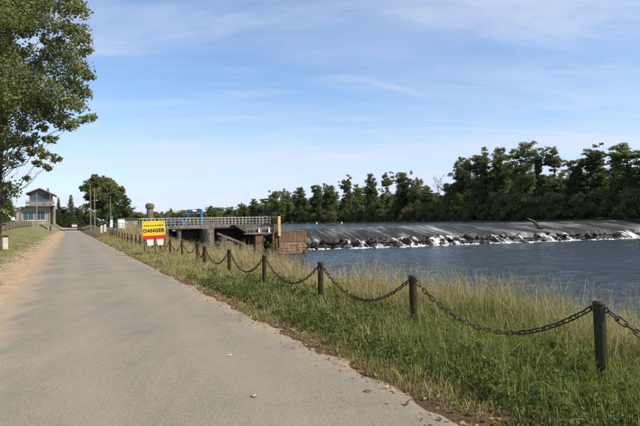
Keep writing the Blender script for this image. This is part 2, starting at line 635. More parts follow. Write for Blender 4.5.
MT['post_olive'] = worn('olive green post paint', (0.022, 0.028, 0.012), (0.060, 0.056, 0.026), 6.0, 0.6, 0.0, 0.5, 0.004, 0.36, 0.72, spec=0.15)
MT['post_cap'] = worn('bare post cap', (0.028, 0.024, 0.013), (0.085, 0.062, 0.036), 9.0, 0.7, 0.0, 0.3, 0.003, spec=0.2)
MT['chain'] = worn('rusty chain steel', (0.012, 0.010, 0.008), (0.080, 0.044, 0.024), 22.0, 0.7, 0.1, 0.3, 0.002)
MT['yellow'] = worn('sign yellow', (0.72, 0.52, 0.02), (0.90, 0.70, 0.03), 2.2, 0.45)
MT['red'] = worn('sign red', (0.62, 0.020, 0.014), (0.72, 0.04, 0.02), 1.5, 0.45)
MT['ink'] = worn('sign lettering', (0.05, 0.018, 0.006), (0.09, 0.03, 0.01), 3, 0.5)
MT['wood_grey'] = worn('weathered fence wood', (0.09, 0.07, 0.05), (0.21, 0.165, 0.12), 3.0, 0.9)
MT['bench_dark'] = worn('dark bench timber', (0.02, 0.013, 0.010), (0.07, 0.045, 0.03), 4.0, 0.8)
MT['stone_pale'] = worn('pale bench stone', (0.46, 0.36, 0.27), (0.68, 0.58, 0.48), 3.0, 0.9)
MT['wall_house'] = worn('cream render', (0.22, 0.195, 0.155), (0.36, 0.325, 0.27), 0.7, 0.9)
MT['roof'] = worn('brown roof tiles', (0.14, 0.10, 0.085), (0.27, 0.20, 0.17), 2.5, 0.85)
MT['cladding'] = worn('grey cladding', (0.13, 0.125, 0.115), (0.25, 0.24, 0.225), 1.2, 0.7)
MT['timber'] = worn('brown timber', (0.10, 0.06, 0.04), (0.20, 0.13, 0.09), 2, 0.85)
MT['bark'] = worn('bark', (0.035, 0.027, 0.020), (0.13, 0.105, 0.08), 3.0, 0.95, 0, 0.8, 0.03)
MT['bark_pale'] = worn('pale bark', (0.08, 0.07, 0.055), (0.22, 0.19, 0.16), 3.0, 0.95, 0, 0.8, 0.03)
MT['pole'] = worn('grey pole', (0.16, 0.14, 0.12), (0.30, 0.28, 0.25), 2.0, 0.8)
MT['rubber'] = worn('tyre rubber', (0.01, 0.01, 0.01), (0.03, 0.03, 0.03), 8, 0.9)


def mat_glass():
    m, t, out = new_mat('window glass')
    principled(t, out, (0.03, 0.075, 0.085), 0.06, 0, None, spec=0.6)
    return m




def add_runs(m, tone, amount):
    t = m.node_tree
    p = [n for n in t.nodes if n.type == 'BSDF_PRINCIPLED'][0]
    src = p.inputs['Base Color'].links[0].from_socket
    v = N(t, 'ShaderNodeTexCoord').outputs['Object']
    a = noise(t, mapping(t, v, (3.2, 3.2, 0.22)), 1.0, 5, 0.7, 0.4)
    b_ = noise(t, v, 0.5, 3)
    f = ramp(t, mth(t, 'ADD', mth(t, 'MULTIPLY', a, 0.7), mth(t, 'MULTIPLY', b_, 0.3)), [(0.45, (0, 0, 0)), (0.60, (1, 1, 1))])
    t.links.new(mixc(t, mth(t, 'MULTIPLY', f, amount), src, tone), p.inputs['Base Color'])


add_runs(MT['concrete'], (0.055, 0.042, 0.028), 0.75)
add_runs(MT['quay'], (0.10, 0.050, 0.024), 0.6)
add_runs(MT['pile'], (0.045, 0.026, 0.015), 0.7)
add_runs(MT['wall_house'], (0.14, 0.12, 0.095), 0.5)
add_runs(MT['yellow'], (0.55, 0.38, 0.04), 0.35)
add_runs(MT['rail'], (0.16, 0.11, 0.07), 0.5)
MT['glass'] = mat_glass()
MT['lamp'] = worn('headlight glass', (0.6, 0.6, 0.6), (0.8, 0.8, 0.8), 2, 0.2)
MT['leaf_near'] = leaf_mat('poplar leaves', (0.115, 0.135, 0.042), (0.34, 0.35, 0.12), 0.45, scale=1.2)
MT['leaf_far'] = leaf_mat('far leaves', (0.056, 0.074, 0.024), (0.235, 0.26, 0.095), 0.46, scale=0.25)
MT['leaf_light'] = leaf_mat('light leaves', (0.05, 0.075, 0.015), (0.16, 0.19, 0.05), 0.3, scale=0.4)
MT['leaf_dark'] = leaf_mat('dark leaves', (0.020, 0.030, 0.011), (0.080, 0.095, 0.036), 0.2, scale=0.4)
MT['leaf_brown'] = leaf_mat('dry brown leaves', (0.07, 0.055, 0.025), (0.19, 0.15, 0.07), 0.3, scale=0.4)
MT['leaf_weed'] = leaf_mat('weed leaves', (0.06, 0.085, 0.016), (0.19, 0.22, 0.055), 0.35, scale=2.0)
MT['grass'] = leaf_mat('grass blades', None, None, 0.42, attr=True)

# ------------------------------------------------------------------ ground, road, water


def spaced(*segs):
    out = []
    for a, b, st in segs:
        out += list(np.arange(a, b, st))
    out.append(segs[-1][1])
    return np.array(out)


def grid_obj(name, ss, tt, zf, mat):
    S, T = np.meshgrid(ss, tt, indexing='ij')
    Z = zf(S, T)
    X = -S * SA + T * CA
    Y = S * CA + T * SA
    co = np.stack([X, Y, Z], -1).reshape(-1, 3)
    n, m_ = S.shape
    i = np.arange(n * m_).reshape(n, m_)
    q = np.stack([i[:-1, :-1], i[:-1, 1:], i[1:, 1:], i[1:, :-1]], -1).reshape(-1, 4)
    me = bpy.data.meshes.new(name)
    me.vertices.add(len(co))
    me.vertices.foreach_set('co', co.astype(np.float32).ravel())
    me.loops.add(q.size)
    me.loops.foreach_set('vertex_index', q.astype(np.int32).ravel())
    me.polygons.add(len(q))
    me.polygons.foreach_set('loop_start', np.arange(len(q), dtype=np.int32) * 4)
    me.polygons.foreach_set('loop_total', np.full(len(q), 4, np.int32))
    me.polygons.foreach_set('use_smooth', np.ones(len(q), bool))
    me.materials.append(mat)
    me.update(calc_edges=True)
    # faces point up
    if me.polygons[0].normal.z < 0:
        me.flip_normals()
    o = bpy.data.objects.new(name, me)
    col.objects.link(o)
    return o


ss = spaced((-400, -40, 40), (-40, -4, 3), (-4, 16, 0.16), (16, 40, 0.6), (40, 130, 2), (130, 260, 5), (260, 700, 40), (700, 4000, 300))
tt = spaced((-2500, -300, 300), (-300, -60, 30), (-60, -20, 4), (-20, -4, 0.8), (-4, -0.6, 0.2), (-0.6, 2.4, 0.6), (2.4, 3.6, 0.08),
            (3.6, 11, 0.35), (11, 25, 2), (25, 110, 12), (110, 122, 1), (122, 160, 6), (160, 400, 40), (400, 3000, 400))
tag(grid_obj('ground', ss, tt, gz, MT['ground']), kind='structure')


def zroad(s, t):
    return 0.004 - 0.012 * ((t - 0.93) / 2.0) ** 2 + 0.004 * wob(s, t, 0.35)


tag(grid_obj('road', spaced((-60, -4, 4), (-4, 30, 0.4), (30, 188, 3)), np.linspace(-1.75, 3.3, 18), zroad, MT['road']), kind='structure')
tag(grid_obj('concrete_apron', spaced((176, 188, 2)), np.linspace(-1.3, 3.1, 6), lambda s, t: zroad(s, t) + 0.03, MT['white']), kind='structure')

ZD, ZU = -2.6, 0.7
wrng = np.random.default_rng(5)
WV = []
for wl_ in list(np.geomspace(0.75, 5.0, 22)):
    an = math.radians(70) + wrng.normal(0, 0.55)
    WV.append((2 * math.pi / wl_ * math.cos(an), 2 * math.pi / wl_ * math.sin(an), wrng.uniform(0, 6.28), 0.0095 * wl_ ** 0.75))


def zriver(s, t):
    z = np.zeros_like(s)
    for kx, ky, ph, am in WV:
        z += am * np.sin(kx * t + ky * s + ph + 0.8 * np.sin(0.13 * t + 0.21 * s + ph))
    calm = 0.65 + 0.5 * wob(s, t, 0.045)
    return ZD + z * calm * sm(-6, 6, s) * (1 - 0.6 * sm(68, 76, s))


dn = grid_obj('river', spaced((-300, 0, 20), (0, 30, 0.2), (30, 78, 0.24)), spaced((7.0, 45, 0.22), (45, 122, 0.32)), zriver, MT['water'])
tag(dn, kind='structure')


def crest_s(t):
    return 79.0 - (t - 29) * 3.3 / 91 + 0.35 * np.sin(t * 0.11)


def crest_z(t):
    return 0.42 + 0.30 * sm(30, 75, t)


def lip_s(t):
    return 74.6 - (t - 29.5) * 10.6 / 73 + 0.5 * np.sin(t * 0.21 + 1)


def lip_z(t):
    return -1.05 + 0.05 * sm(30, 100, t) + 0.06 * np.sin(t * 0.9)


# pool above the weir
T = spaced((29.6, 122, 2.2))
rows = [0.0, 1.5, 5, 14, 40, 100, 300, 1000, 4000]
V, Fc = [], []
for d in rows:
    for t in T:
        k = float(sm(0, 10, d))
        V.append(ST(float(crest_s(t)) + d, t, float(crest_z(t)) * (1 - k) + ZU * k))
n = len(T)
for i in range(len(rows) - 1):
    for j in range(n - 1):
        Fc.append((i * n + j, i * n + j + 1, (i + 1) * n + j + 1, (i + 1) * n + j))
b = len(V)
V += [ST(70.6, 8.5, ZU), ST(70.6, 29.6, ZU), ST(4000, 29.6, ZU), ST(4000, 8.5, ZU)]
Fc.append((b, b + 1, b + 2, b + 3))
tag(mesh_obj('river_pool', V, Fc, MT['pool'], smooth=True), kind='structure')

# ------------------------------------------------------------------ weir
weir = thing('weir', 'long sloping grey weir across the river with a rocky foot', 'weir', ST(70, 70, ZD))
wl = weir.location.copy()
V, Fc = [], []
T = spaced((28.5, 121, 1.5))
prof = []
for t in T:
    cs, cz, ls, lz = float(crest_s(t)), float(crest_z(t)) - 0.06, float(lip_s(t)), float(lip_z(t)) - 0.06
    prof.append([ST(cs + 1.5, t, -4) - wl, ST(cs + 1.2, t, cz - 0.1) - wl, ST(cs, t, cz) - wl, ST(ls, t, lz) - wl, ST(ls - 0.15, t, lz - 0.35) - wl, ST(ls - 0.3, t, -4) - wl])
for p in prof:
    V += p
for i in range(len(T) - 1):
    for j in range(5):
        Fc.append((i * 6 + j, i * 6 + j + 1, (i + 1) * 6 + j + 1, (i + 1) * 6 + j))
ap = mesh_obj('apron', V, Fc, MT['apron'], weir)

# water film sliding down the apron
V, Fc = [], []
T = spaced((29.6, 120.5, 0.6))
m_ = 9
for t in T:
    for j in range(m_):
        u = min(1.0, j / (m_ - 2))
        s = float(crest_s(t)) * (1 - u) + float(lip_s(t)) * u
        z = float(crest_z(t)) * (1 - u) + float(lip_z(t)) * u
        bulge = 0.03 * math.sin(t * 2.1 + 3 * u) + 0.02 * math.sin(t * 5.3)
        if j == m_ - 1:
            s -= 0.35
            z -= 0.85
        V.append(ST(s, t, z + (bulge if 0 < j < m_ - 1 else 0)))
for i in range(len(T) - 1):
    for j in range(m_ - 1):
        Fc.append((i * m_ + j, i * m_ + j + 1, (i + 1) * m_ + j + 1, (i + 1) * m_ + j))
tag(mesh_obj('spilling_water', V, Fc, MT['spill'], smooth=True), 'thin sheet of water sliding down the weir slope', 'water', kind='stuff')


def rock_mesh(seed):
    r = random.Random(seed)
    bm = bmesh.new()
    bmesh.ops.create_icosphere(bm, subdivisions=1, radius=1.0)
    for v in bm.verts:
        v.co *= r.uniform(0.72, 1.25)
        v.co.z *= 0.75
    me = bpy.data.meshes.new('rock')
    bm.to_mesh(me)
    bm.free()
    me.materials.append(MT['rock'])
    return me


rocks = [rock_mesh(i) for i in range(9)]
foam_pts = []
casc = MB()


def flow(t):
    """how much water runs over the lip at t"""
    return 0.12 + 1.1 * math.exp(-((t - 51) / 6.0) ** 2) + 0.35 * max(0, math.sin(t * 0.33 + 1.0)) + 0.25 * float(sm(85, 105, t))


t = 29.8
while t < 119:
    ls, lz = float(lip_s(t)), float(lip_z(t))
    span = 4.2 - 1.2 * float(sm(50, 90, t))
    for k in range(4 if t < 58 else 3):
        if rnd.random() < 0.30 * flow(t) * 1.6:
            continue
        sc = rnd.uniform(0.2, 0.5) if rnd.random() < 0.82 else rnd.uniform(0.5, 0.95)
        sc *= 1.0 - 0.28 * float(sm(50, 75, t))
        u = rnd.uniform(0.1, 1.0) if k else rnd.uniform(0, 0.25)
        o = bpy.data.objects.new('rock', rocks[rnd.randrange(9)])
        col.objects.link(o)
        o.parent = weir
        o.location = ST(ls - 0.3 - u * span, t + rnd.uniform(-0.6, 0.6), lz - 0.30 - 0.12 * float(sm(50, 75, t)) - 1.3 * u + rnd.uniform(-0.3, 0.25)) - wl
        o.rotation_euler = (rnd.uniform(-0.5, 0.5), rnd.uniform(-0.5, 0.5), rnd.uniform(0, 6.3))
        o.scale = (sc * rnd.uniform(0.9, 1.5), sc * rnd.uniform(0.8, 1.2), sc * rnd.uniform(0.7, 1.1))
    t += rnd.uniform(0.85, 1.35)

# little falls between the rocks, as curved strips
t = 30.2
while t < 118.5:
    fl = flow(t)
    if rnd.random() < min(0.97, 0.52 * fl + 0.06):
        w = rnd.uniform(0.35, 0.9) * (0.7 + fl)
        span = rnd.uniform(0.6, 1.0) * (3.4 + 0.2 * float(sm(30, 100, t)))
        nseg, nw = 11, 8
        b = len(casc.v)
        for i in range(nseg + 1):
            u = i / nseg
            for j in range(nw + 1):
                q = j / nw - 0.5
                tq = t + q * w * (1 + 0.5 * u) + 0.10 * math.sin(7 * u + t * 3)
                s = float(lip_s(tq)) - 0.35 - span * u
                z = float(lip_z(tq)) - 0.12 + (ZD + 0.02 - float(lip_z(tq)) + 0.12) * (u ** 1.25) + rnd.uniform(-0.03, 0.05) + 0.10 * math.sin(9 * u + tq * 2.7) * u - 0.25 * abs(q)
                casc.v.append(tuple(ST(s, tq, z)))
        for i in range(nseg):
            for j in range(nw):
                a = b + i * (nw + 1) + j
                casc.f.append((a, a + 1, a + nw + 2, a + nw + 1))
        for q in range(int(3 + 4 * fl)):
            foam_pts.append((float(lip_s(t)) - 0.4 - span - rnd.uniform(-0.5, 0.9), t + rnd.uniform(-1, 1) * w, rnd.uniform(0.2, 0.6)))
        t += w * 0.8
    else:
        t += rnd.uniform(0.4, 0.9)
tag(casc.build('white_water', MT['white_water'], smooth=True), 'white water tumbling between the rocks below the weir', 'water', kind='stuff')
tq_ = 30.0
while tq_ < 118:
    for q in range(rnd.randrange(1, 4)):
        foam_pts.append((float(lip_s(tq_)) - rnd.uniform(2.6, 5.0), tq_ + rnd.uniform(-1, 1), rnd.uniform(0.25, 0.75)))
    tq_ += rnd.uniform(0.5, 1.6)
fo = MB()
for s, t, r in foam_pts:
    n = 9
    b = len(fo.v)
    fo.v.append(tuple(ST(s, t, ZD + 0.09 + 0.22 * r)))
    for k in range(n):
        a = 2 * math.pi * k / n
        rr = r * rnd.uniform(0.5, 1.3)
        fo.v.append(tuple(ST(s + rr * 0.6 * math.sin(a), t + rr * 1.9 * math.cos(a), ZD - 0.03)))
        fo.f.append((b, b + 1 + k, b + 1 + (k + 1) % n))
tag(fo.build('foam', MT['white_water'], smooth=True), 'white foam floating where the falls meet the river', 'foam', kind='stuff')

# log stranded on the weir


def on_apron(px, py):
    for D in np.arange(80, 130, 0.25):
        s, t = at_depth(px, D)
        c, l = float(crest_s(t)), float(lip_s(t))
        if l <= s <= c:
            u = (c - s) / (c - l)
            z = float(crest_z(t)) * (1 - u) + float(lip_z(t)) * u
            if horizon(px) + (EYE - z) * F / D <= py:
                return s, t, z, D
    return s, t, z, D


s1, t1, z1_, D1 = on_apron(541, 229.5)
s2, t2, z2_, D2 = on_apron(528, 224.5)
lg = thing('driftwood_log', 'bare tree log stranded slantwise on the weir slope', 'log', ST(s1, t1, z1_))
d = ST(s2, t2, z_at(527, 218.5, D2)) - ST(s1, t1, z1_)
MB().tube([(0, 0, 0.1), tuple(d * 0.35 + Vector((0, 0, 0.25))), tuple(d * 0.7 + Vector((0, 0, 0.2))), tuple(d)], [0.42, 0.36, 0.27, 0.12], 9).build('trunk', MT['bark'], lg, True)
MB().tube([tuple(d * 0.6 + Vector((0, 0, 0.25))), tuple(d * 0.7 + Vector((-1.0, 0.2, 0.75)))], [0.12, 0.05], 6).build('branch', MT['bark_pale'], lg, True)
s1, t1 = at_depth(331, 120)
fl = thing('floating_log', 'dark log floating on the pool above the weir', 'log', ST(s1, t1, ZU))
MB().tube([(-1.6, 0, 0.05), (-0.6, 0.1, 0.16), (0.7, 0, 0.18), (1.7, -0.1, 0.05)], [0.14, 0.26, 0.24, 0.1], 8).build('trunk', MT['bark'], fl, True)
MB().tube([(0.2, 0, 0.2), (0.7, 0.3, 0.55)], [0.09, 0.03], 6).build('branch', MT['bark'], fl, True)
for px, side in ((316.5, 'left'), (341.5, 'right')):
    s1, t1 = at_depth(px, 205)
    bu = thing('buoy', f'small white buoy floating above the weir, {side} one of two', 'buoy', ST(s1, t1, ZU), 0, 'buoys above the weir')
    MB().lathe([(0.2, -0.2), (0.32, 0.05), (0.3, 0.25), (0.14, 0.4)], 10).build('float', MT['white'], bu, True)
    MB().lathe([(0.14, 0.4), (0.12, 0.65), (0.08, 0.85)], 8).build('top_mark', MT['white'], bu, True)

# ------------------------------------------------------------------ gated dam beside the weir (local x = t, local y = s)
S0 = 67.0
dam = thing('gated_dam', 'concrete footbridge dam with dark gates and pale railing', 'dam', ST(S0, 0, 0), HEAD)
MB().box(8.0, 25.0, 0, 3.2, 0.93, 1.4).build('deck', MT['concrete'], dam, bevel=0.03)
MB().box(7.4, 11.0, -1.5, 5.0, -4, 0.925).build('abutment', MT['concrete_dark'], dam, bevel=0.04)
MB().lathe([(0.30, -4), (0.28, 0.3), (0.42, 0.7), (0.42, 0.925)], 14, (12.6, 0.5)).build('column', MT['concrete'], dam, True)
pp = [(16.2 + 0.6 * math.cos(a), -0.9 - 0.6 * math.sin(a)) for a in np.linspace(0, math.pi, 11)]
poly = pp + [(15.6, 4.5), (16.8, 4.5)]
m2 = MB()
m2.add([(x, y, -4) for x, y in poly] + [(x, y, 0.925) for x, y in poly],
       [tuple(range(13)), tuple(range(25, 12, -1))] + [(i, (i + 1) % 13, (i + 1) % 13 + 13, i + 13) for i in range(13)])
m2.build('pier', MT['concrete'], dam, True)
for x0, x1 in ((11.0, 12.1), (13.1, 15.59), (16.81, 21.6), (21.65, 25.3)):
    g = MB().box(x0, x1, 2.2, 2.5, -4, 0.92).build('gate', MT['steel_dark'], dam)
    for zb in (-2.0, -1.1, -0.2, 0.5):
        MB().box(x0 + 0.02, x1 - 0.02, 1.95, 2.197, zb, zb + 0.14).build('beam', MT['steel_dark'], g)
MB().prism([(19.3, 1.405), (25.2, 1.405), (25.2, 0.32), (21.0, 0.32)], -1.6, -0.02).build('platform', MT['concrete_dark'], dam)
MB().box(20.6, 25.6, -2.0, -1.0, 0.10, 0.31).build('ledge', MT['concrete'], dam, bevel=0.02)
MB().box(22.1, 23.2, -1.8, -0.6, -4, 0.095).build('pillar', MT['rust'], dam, bevel=0.03)
for x in (24.35, 24.8, 25.2):
    MB().box(x, x + 0.24, -2.3, -2.02, -4, 0.3).build('sheet_pile', MT['rust'], dam)
MB().box(25.02, 25.4, -2.6, -2.31, -0.2, 2.45).build('marker_post', MT['ochre'], dam, bevel=0.02)
MB().bar((23.7, -2.45, 2.35), (25.01, -2.45, 2.35), 0.10).build('crossbar', MT['rust'], dam)
for x in (22.5, 23.9):
    MB().box(x, x + 0.25, -1.9, -1.7, 0.315, 0.95).build('bollard', MT['white'], dam, bevel=0.02)
# stepped blocks and slanting arm below the deck
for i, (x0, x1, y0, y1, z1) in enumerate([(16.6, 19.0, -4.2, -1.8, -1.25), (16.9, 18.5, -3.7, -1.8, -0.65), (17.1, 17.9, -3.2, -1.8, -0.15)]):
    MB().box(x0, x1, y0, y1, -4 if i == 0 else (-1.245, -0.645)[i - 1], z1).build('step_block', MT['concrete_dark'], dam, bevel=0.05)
MB().bar((17.3, -0.6, 0.35), (20.9, -1.2, -1.2), 0.5, 0.28).build('gate_arm', MT['concrete'], dam)
MB().tube([(11.2, -0.14, 1.05), (15.4, -0.14, 1.05)], 0.07, 8).build('pipe', MT['rust'], dam, True)
MB().tube([(17.2, -0.14, 1.1), (19.6, -0.14, 1.1)], 0.06, 8).build('pipe', MT['rust'], dam, True)
for x in (18.2, 20.4, 22.0):
    MB().bar((x, 0.6, 0.92), (x + 0.9, 1.7, -2.4), 0.14, 0.18).build('strut', MT['steel_dark'], dam)
for x in (17.6, 20.2, 22.4, 24.0):
    MB().tube([(x, 1.2, 1.4), (x, 1.2, 2.15)], 0.05, 6).build('spindle', MT['blue_dark'], dam, True)
    ring = [(x + 0.30 * math.cos(a), 1.2 + 0.30 * math.sin(a), 2.15) for a in np.linspace(0, 2 * math.pi, 13)]
    MB().tube(ring, 0.03, 5, False).build('handwheel', MT['rust'], dam, True)
for q in range(7):
    MB().bar((15.75, -1.52, -2.2 + q * 0.42), (16.15, -1.56, -2.2 + q * 0.42), 0.05).build('rung', MT['rust'], dam)
for x0, x1, zb in ((19.4, 21.4, -1.9), (18.8, 20.6, -2.3), (20.7, 22.0, -1.3)):
    MB().box(x0, x1, -1.5, -0.4, -4, zb).build('sill_block', MT['concrete_dark'], dam, bevel=0.05)
for x in (20.9, 21.9, 22.9, 23.9, 24.9):
    MB().box(x - 0.03, x + 0.03, -1.96, -1.90, 0.312, 0.85).build('ledge_post', MT['rail'], dam)
MB().box(20.8, 25.0, -1.965, -1.905, 0.852, 0.90).build('ledge_rail', MT['rail'], dam)
# railings: each post and rail its own piece
for y, lab in ((0.1, 'front'), (3.1, 'back')):
    x0, x1 = 8.1, 24.9
    npost = 35
    for k in range(npost):
        x = x0 + (x1 - x0) * k / (npost - 1)
        MB().box(x - 0.03, x + 0.03, y - 0.03, y + 0.03, 1.4, 2.36).build('railing_post', MT['rail'], dam)
    for z in (1.70, 2.02, 2.365):
        MB().box(x0 - 0.05, x1 + 0.05, y - 0.03, y + 0.03, z, z + (0.09 if z > 2.1 else 0.06)).build('rail', MT['rail'], dam)

# quay block, built of courses of stone
quay = thing('stone_quay', 'rust stained stone quay block at the end of the dam', 'quay', ST(66.0, 25.75, -4), HEAD)
MB().box(0.06, 4.04, 0.06, 13.0, 0, 4.30).build('core', MT['quay'], quay)
MB().box(-0.06, 4.16, -0.06, 13.1, 4.305, 4.48).build('capstone', MT['concrete_dark'], quay, bevel=0.03)
x = 0.0
while x < 4.0:
    w_ = min(rnd.uniform(0.36, 0.5), 4.1 - x)
    MB().box(x + 0.01, x + w_ - 0.01, -0.05 - rnd.random() * 0.04, 0.055, 2.85 + rnd.uniform(-0.05, 0.05), 4.30).build('sheet_pile', MT['pile'], quay)
    x += w_
y = 0.07
while y < 12:
    w_ = rnd.uniform(0.36, 0.5)
    MB().box(4.045, 4.13 + rnd.random() * 0.03, y + 0.01, y + w_ - 0.01, 2.85, 4.30).build('sheet_pile', MT['pile'], quay)
    y += w_
for row in range(4):
    z0 = 1.22 + row * 0.40
    x = 0.0
    while x < 4.0:
        w_ = rnd.uniform(0.35, 0.95)
        w_ = 4.1 - x if 4.1 - x - w_ < 0.3 else w_
        MB().box(x + 0.006, x + w_ - 0.006, -0.02 - rnd.random() * 0.10, 0.055, z0 + 0.006, z0 + 0.394).build('stone', MT['quay'], quay, bevel=0.04)
        x += w_
    y = 0.07
    while y < 9.0:
        w_ = rnd.uniform(0.35, 0.95)
        MB().box(4.045, 4.12 + rnd.random() * 0.06, y + 0.006, y + w_ - 0.006, z0 + 0.006, z0 + 0.394).build('stone', MT['quay'], quay, bevel=0.04)
        y += w_

# winch machinery on the deck
gan = thing('winch_gantry', 'bright blue steel winch frame standing on the dam deck', 'gantry', ST(S0 + 1.6, 14.9, 1.4), HEAD)
MB().box(0.75, 1.02, -0.25, 0.1, 0, 2.05).build('column', MT['blue'], gan, bevel=0.02)
MB().box(-1.0, -0.85, -0.2, 0.05, 0, 1.55).build('column', MT['blue_dark'], gan, bevel=0.02)
MB().box(-1.25, 0.74, -0.22, 0.12, 1.56, 1.78).build('beam', MT['blue'], gan, bevel=0.02)
MB().box(-0.9, 0.3, -0.35, 0.3, 1.785, 2.12).build('motor_box', MT['blue_dark'], gan, bevel=0.03)
MB().box(-0.35, 0.15, -0.362, -0.352, 1.86, 2.06).build('nameplate', MT['white'], gan)
low = thing('winch_motor', 'low dark blue winch housing on the dam deck by the tower', 'winch', ST(S0 + 1.8, 12.0, 1.4), HEAD)
MB().box(-0.9, 1.2, -0.4, 0.4, 0.55, 1.05).build('housing', MT['blue_dark'], low, bevel=0.04)
MB().box(-0.75, -0.55, -0.3, 0.3, 0, 0.545).build('leg', MT['blue_dark'], low)
MB().box(0.8, 1.0, -0.3, 0.3, 0, 0.545).build('leg', MT['blue_dark'], low)
MB().tube([(-1.7, 0, 0.9), (-0.905, 0, 0.9)], 0.07, 8).build('shaft', MT['blue'], low, True)
MB().box(1.35, 1.75, -0.2, 0.2, 0, 0.75).build('control_box', MT['blue'], low, bevel=0.03)

# round concrete tower on the abutment
s1, t1 = at_depth(150, 72)
tz = float(gz(s1, t1))
tw = thing('round_tower', 'short round concrete tower with a wider cap behind the danger sign', 'tower', ST(s1, t1, tz))
top = z_at(150, 203.3, 72) - tz
MB().lathe([(0.54, -0.3), (0.48, 0.5), (0.45, top - 0.75)], 18).build('shaft', MT['concrete'], tw, True)
MB().lathe([(0.45, top - 0.75), (0.60, top - 0.62), (0.60, top - 0.18), (0.46, top - 0.14), (0.42, top)], 18).build('cap', MT['concrete'], tw, True)

# ------------------------------------------------------------------ danger sign
s1, t1 = at_depth(154.5, 27.5)
sg = thing('danger_sign', 'yellow and red danger board on white feet in the verge', 'sign', on_ground(s1, t1), math.radians(12))
sg.rotation_euler = (0, math.radians(-2.0), math.radians(12))
W2 = 0.585
zt = z_at(154.5, 221.0, 27.5) - sg.location.z
MB().box(-W2, W2, -0.02, 0.02, zt - 0.77, zt).build('yellow_panel', MT['yellow'], sg, bevel=0.006)
MB().box(-W2, W2, -0.023, 0.023, zt - 0.97, zt - 0.772).build('red_panel', MT['red'], sg, bevel=0.006)
for a, b_ in ((-0.43, -0.04), (0.08, 0.46)):
    MB().prism([(a + 0.04, zt - 0.972), (b_ + 0.02, zt - 0.972), (b_ - 0.03, zt - 1.30), (a + 0.08, zt - 1.30)], -0.02, 0.02).build('white_panel', MT['white'], sg)
for x in (-0.52, 0.02, 0.53):
    MB().box(x - 0.035, x + 0.035, 0.026, 0.09, -0.3, zt - 0.05).build('leg', MT['rust'], sg)
cu = bpy.data.curves.new('lettering', 'FONT')
cu.body = 'DANGER'
cu.size = 0.255
cu.align_x = 'CENTER'
cu.extrude = 0.004
cu.offset = 0.009
cu.space_character = 1.08
tob = bpy.data.objects.new('lettering_source', cu)
col.objects.link(tob)
dg = bpy.context.evaluated_depsgraph_get()
me = bpy.data.meshes.new_from_object(tob.evaluated_get(dg))
bpy.data.objects.remove(tob)
me.materials.clear()
me.materials.append(MT['ink'])
lo = bpy.data.objects.new('lettering', me)
col.objects.link(lo)
lo.parent = sg
lo.location = (0, -0.027, zt - 0.59)
lo.rotation_euler = (math.pi / 2, 0, 0)
x = -0.50
while x < 0.47:
    w = rnd.uniform(0.05, 0.11)
    MB().box(x, x + w, -0.026, -0.0205, zt - 0.265, zt - 0.215).build('print_mark', MT['ink'], sg)
    x += w + rnd.uniform(0.025, 0.05)

for x in (-W2 + 0.07, W2 - 0.07):
    for z in (zt - 0.07, zt - 0.70, zt - 0.90):
        MB().tube([(x, -0.024, z), (x, -0.036, z)], 0.018, 8).build('bolt', MT['rust'], sg, True)

# ------------------------------------------------------------------ chain fence
ORD = ['first', 'second', 'third', 'fourth', 'fifth', 'sixth', 'seventh', 'eighth', 'ninth', 'tenth', 'eleventh', 'twelfth', 'thirteenth',
       'fourteenth', 'fifteenth', 'sixteenth', 'seventeenth', 'eighteenth', 'nineteenth', 'twentieth', 'twenty-first', 'twenty-second',
       'twenty-third', 'twenty-fourth', 'twenty-fifth', 'twenty-sixth', 'twenty-seventh', 'twenty-eighth', 'twenty-ninth', 'thirtieth']
for x in ('thirty', 'forty', 'fifty', 'sixty'):
    ORD += [f'{x}-{q}' for q in ORD[:9]] + [{'thirty': 'fortieth', 'forty': 'fiftieth', 'fifty': 'sixtieth', 'sixty': 'seventieth'}[x]]

top_px = {1: (600.5, 300), 2: (413.3, 274.5), 3: (320, 261.5), 4: (264, 254.5), 5: (229, 249), 6: (204.3, 245.5)}
POST_H = 0.80


def link_mesh():
    mb = MB()
    L, Wd, r = 0.037, 0.024, 0.0075
    path = []
    for k in range(6):
        a = -math.pi / 2 + math.pi * k / 5
        path.append(Vector((L + Wd * math.cos(a), Wd * math.sin(a), 0)))
    for k in range(6):
        a = math.pi / 2 + math.pi * k / 5
        path.append(Vector((-L + Wd * math.cos(a), Wd * math.sin(a), 0)))
    n, m_ = len(path), 5
    for i, p in enumerate(path):
        d = (path[(i + 1) % n] - path[i - 1]).normalized()
        q = Vector((0, 0, 1))
        x = d.cross(q)
        for k in range(m_):
            a = 2 * math.pi * k / m_
            mb.v.append(tuple(p + (x * math.cos(a) + q * math.sin(a)) * r))
    for i in range(n):
        for k in range(m_):
            mb.f.append((i * m_ + k, i * m_ + (k + 1) % m_, ((i + 1) % n) * m_ + (k + 1) % m_, ((i + 1) % n) * m_ + k))
    return mb


o = link_mesh().build('link', MT['chain'], None, True)
LINK = o.data
LINKMB = link_mesh()
bpy.data.objects.remove(o)

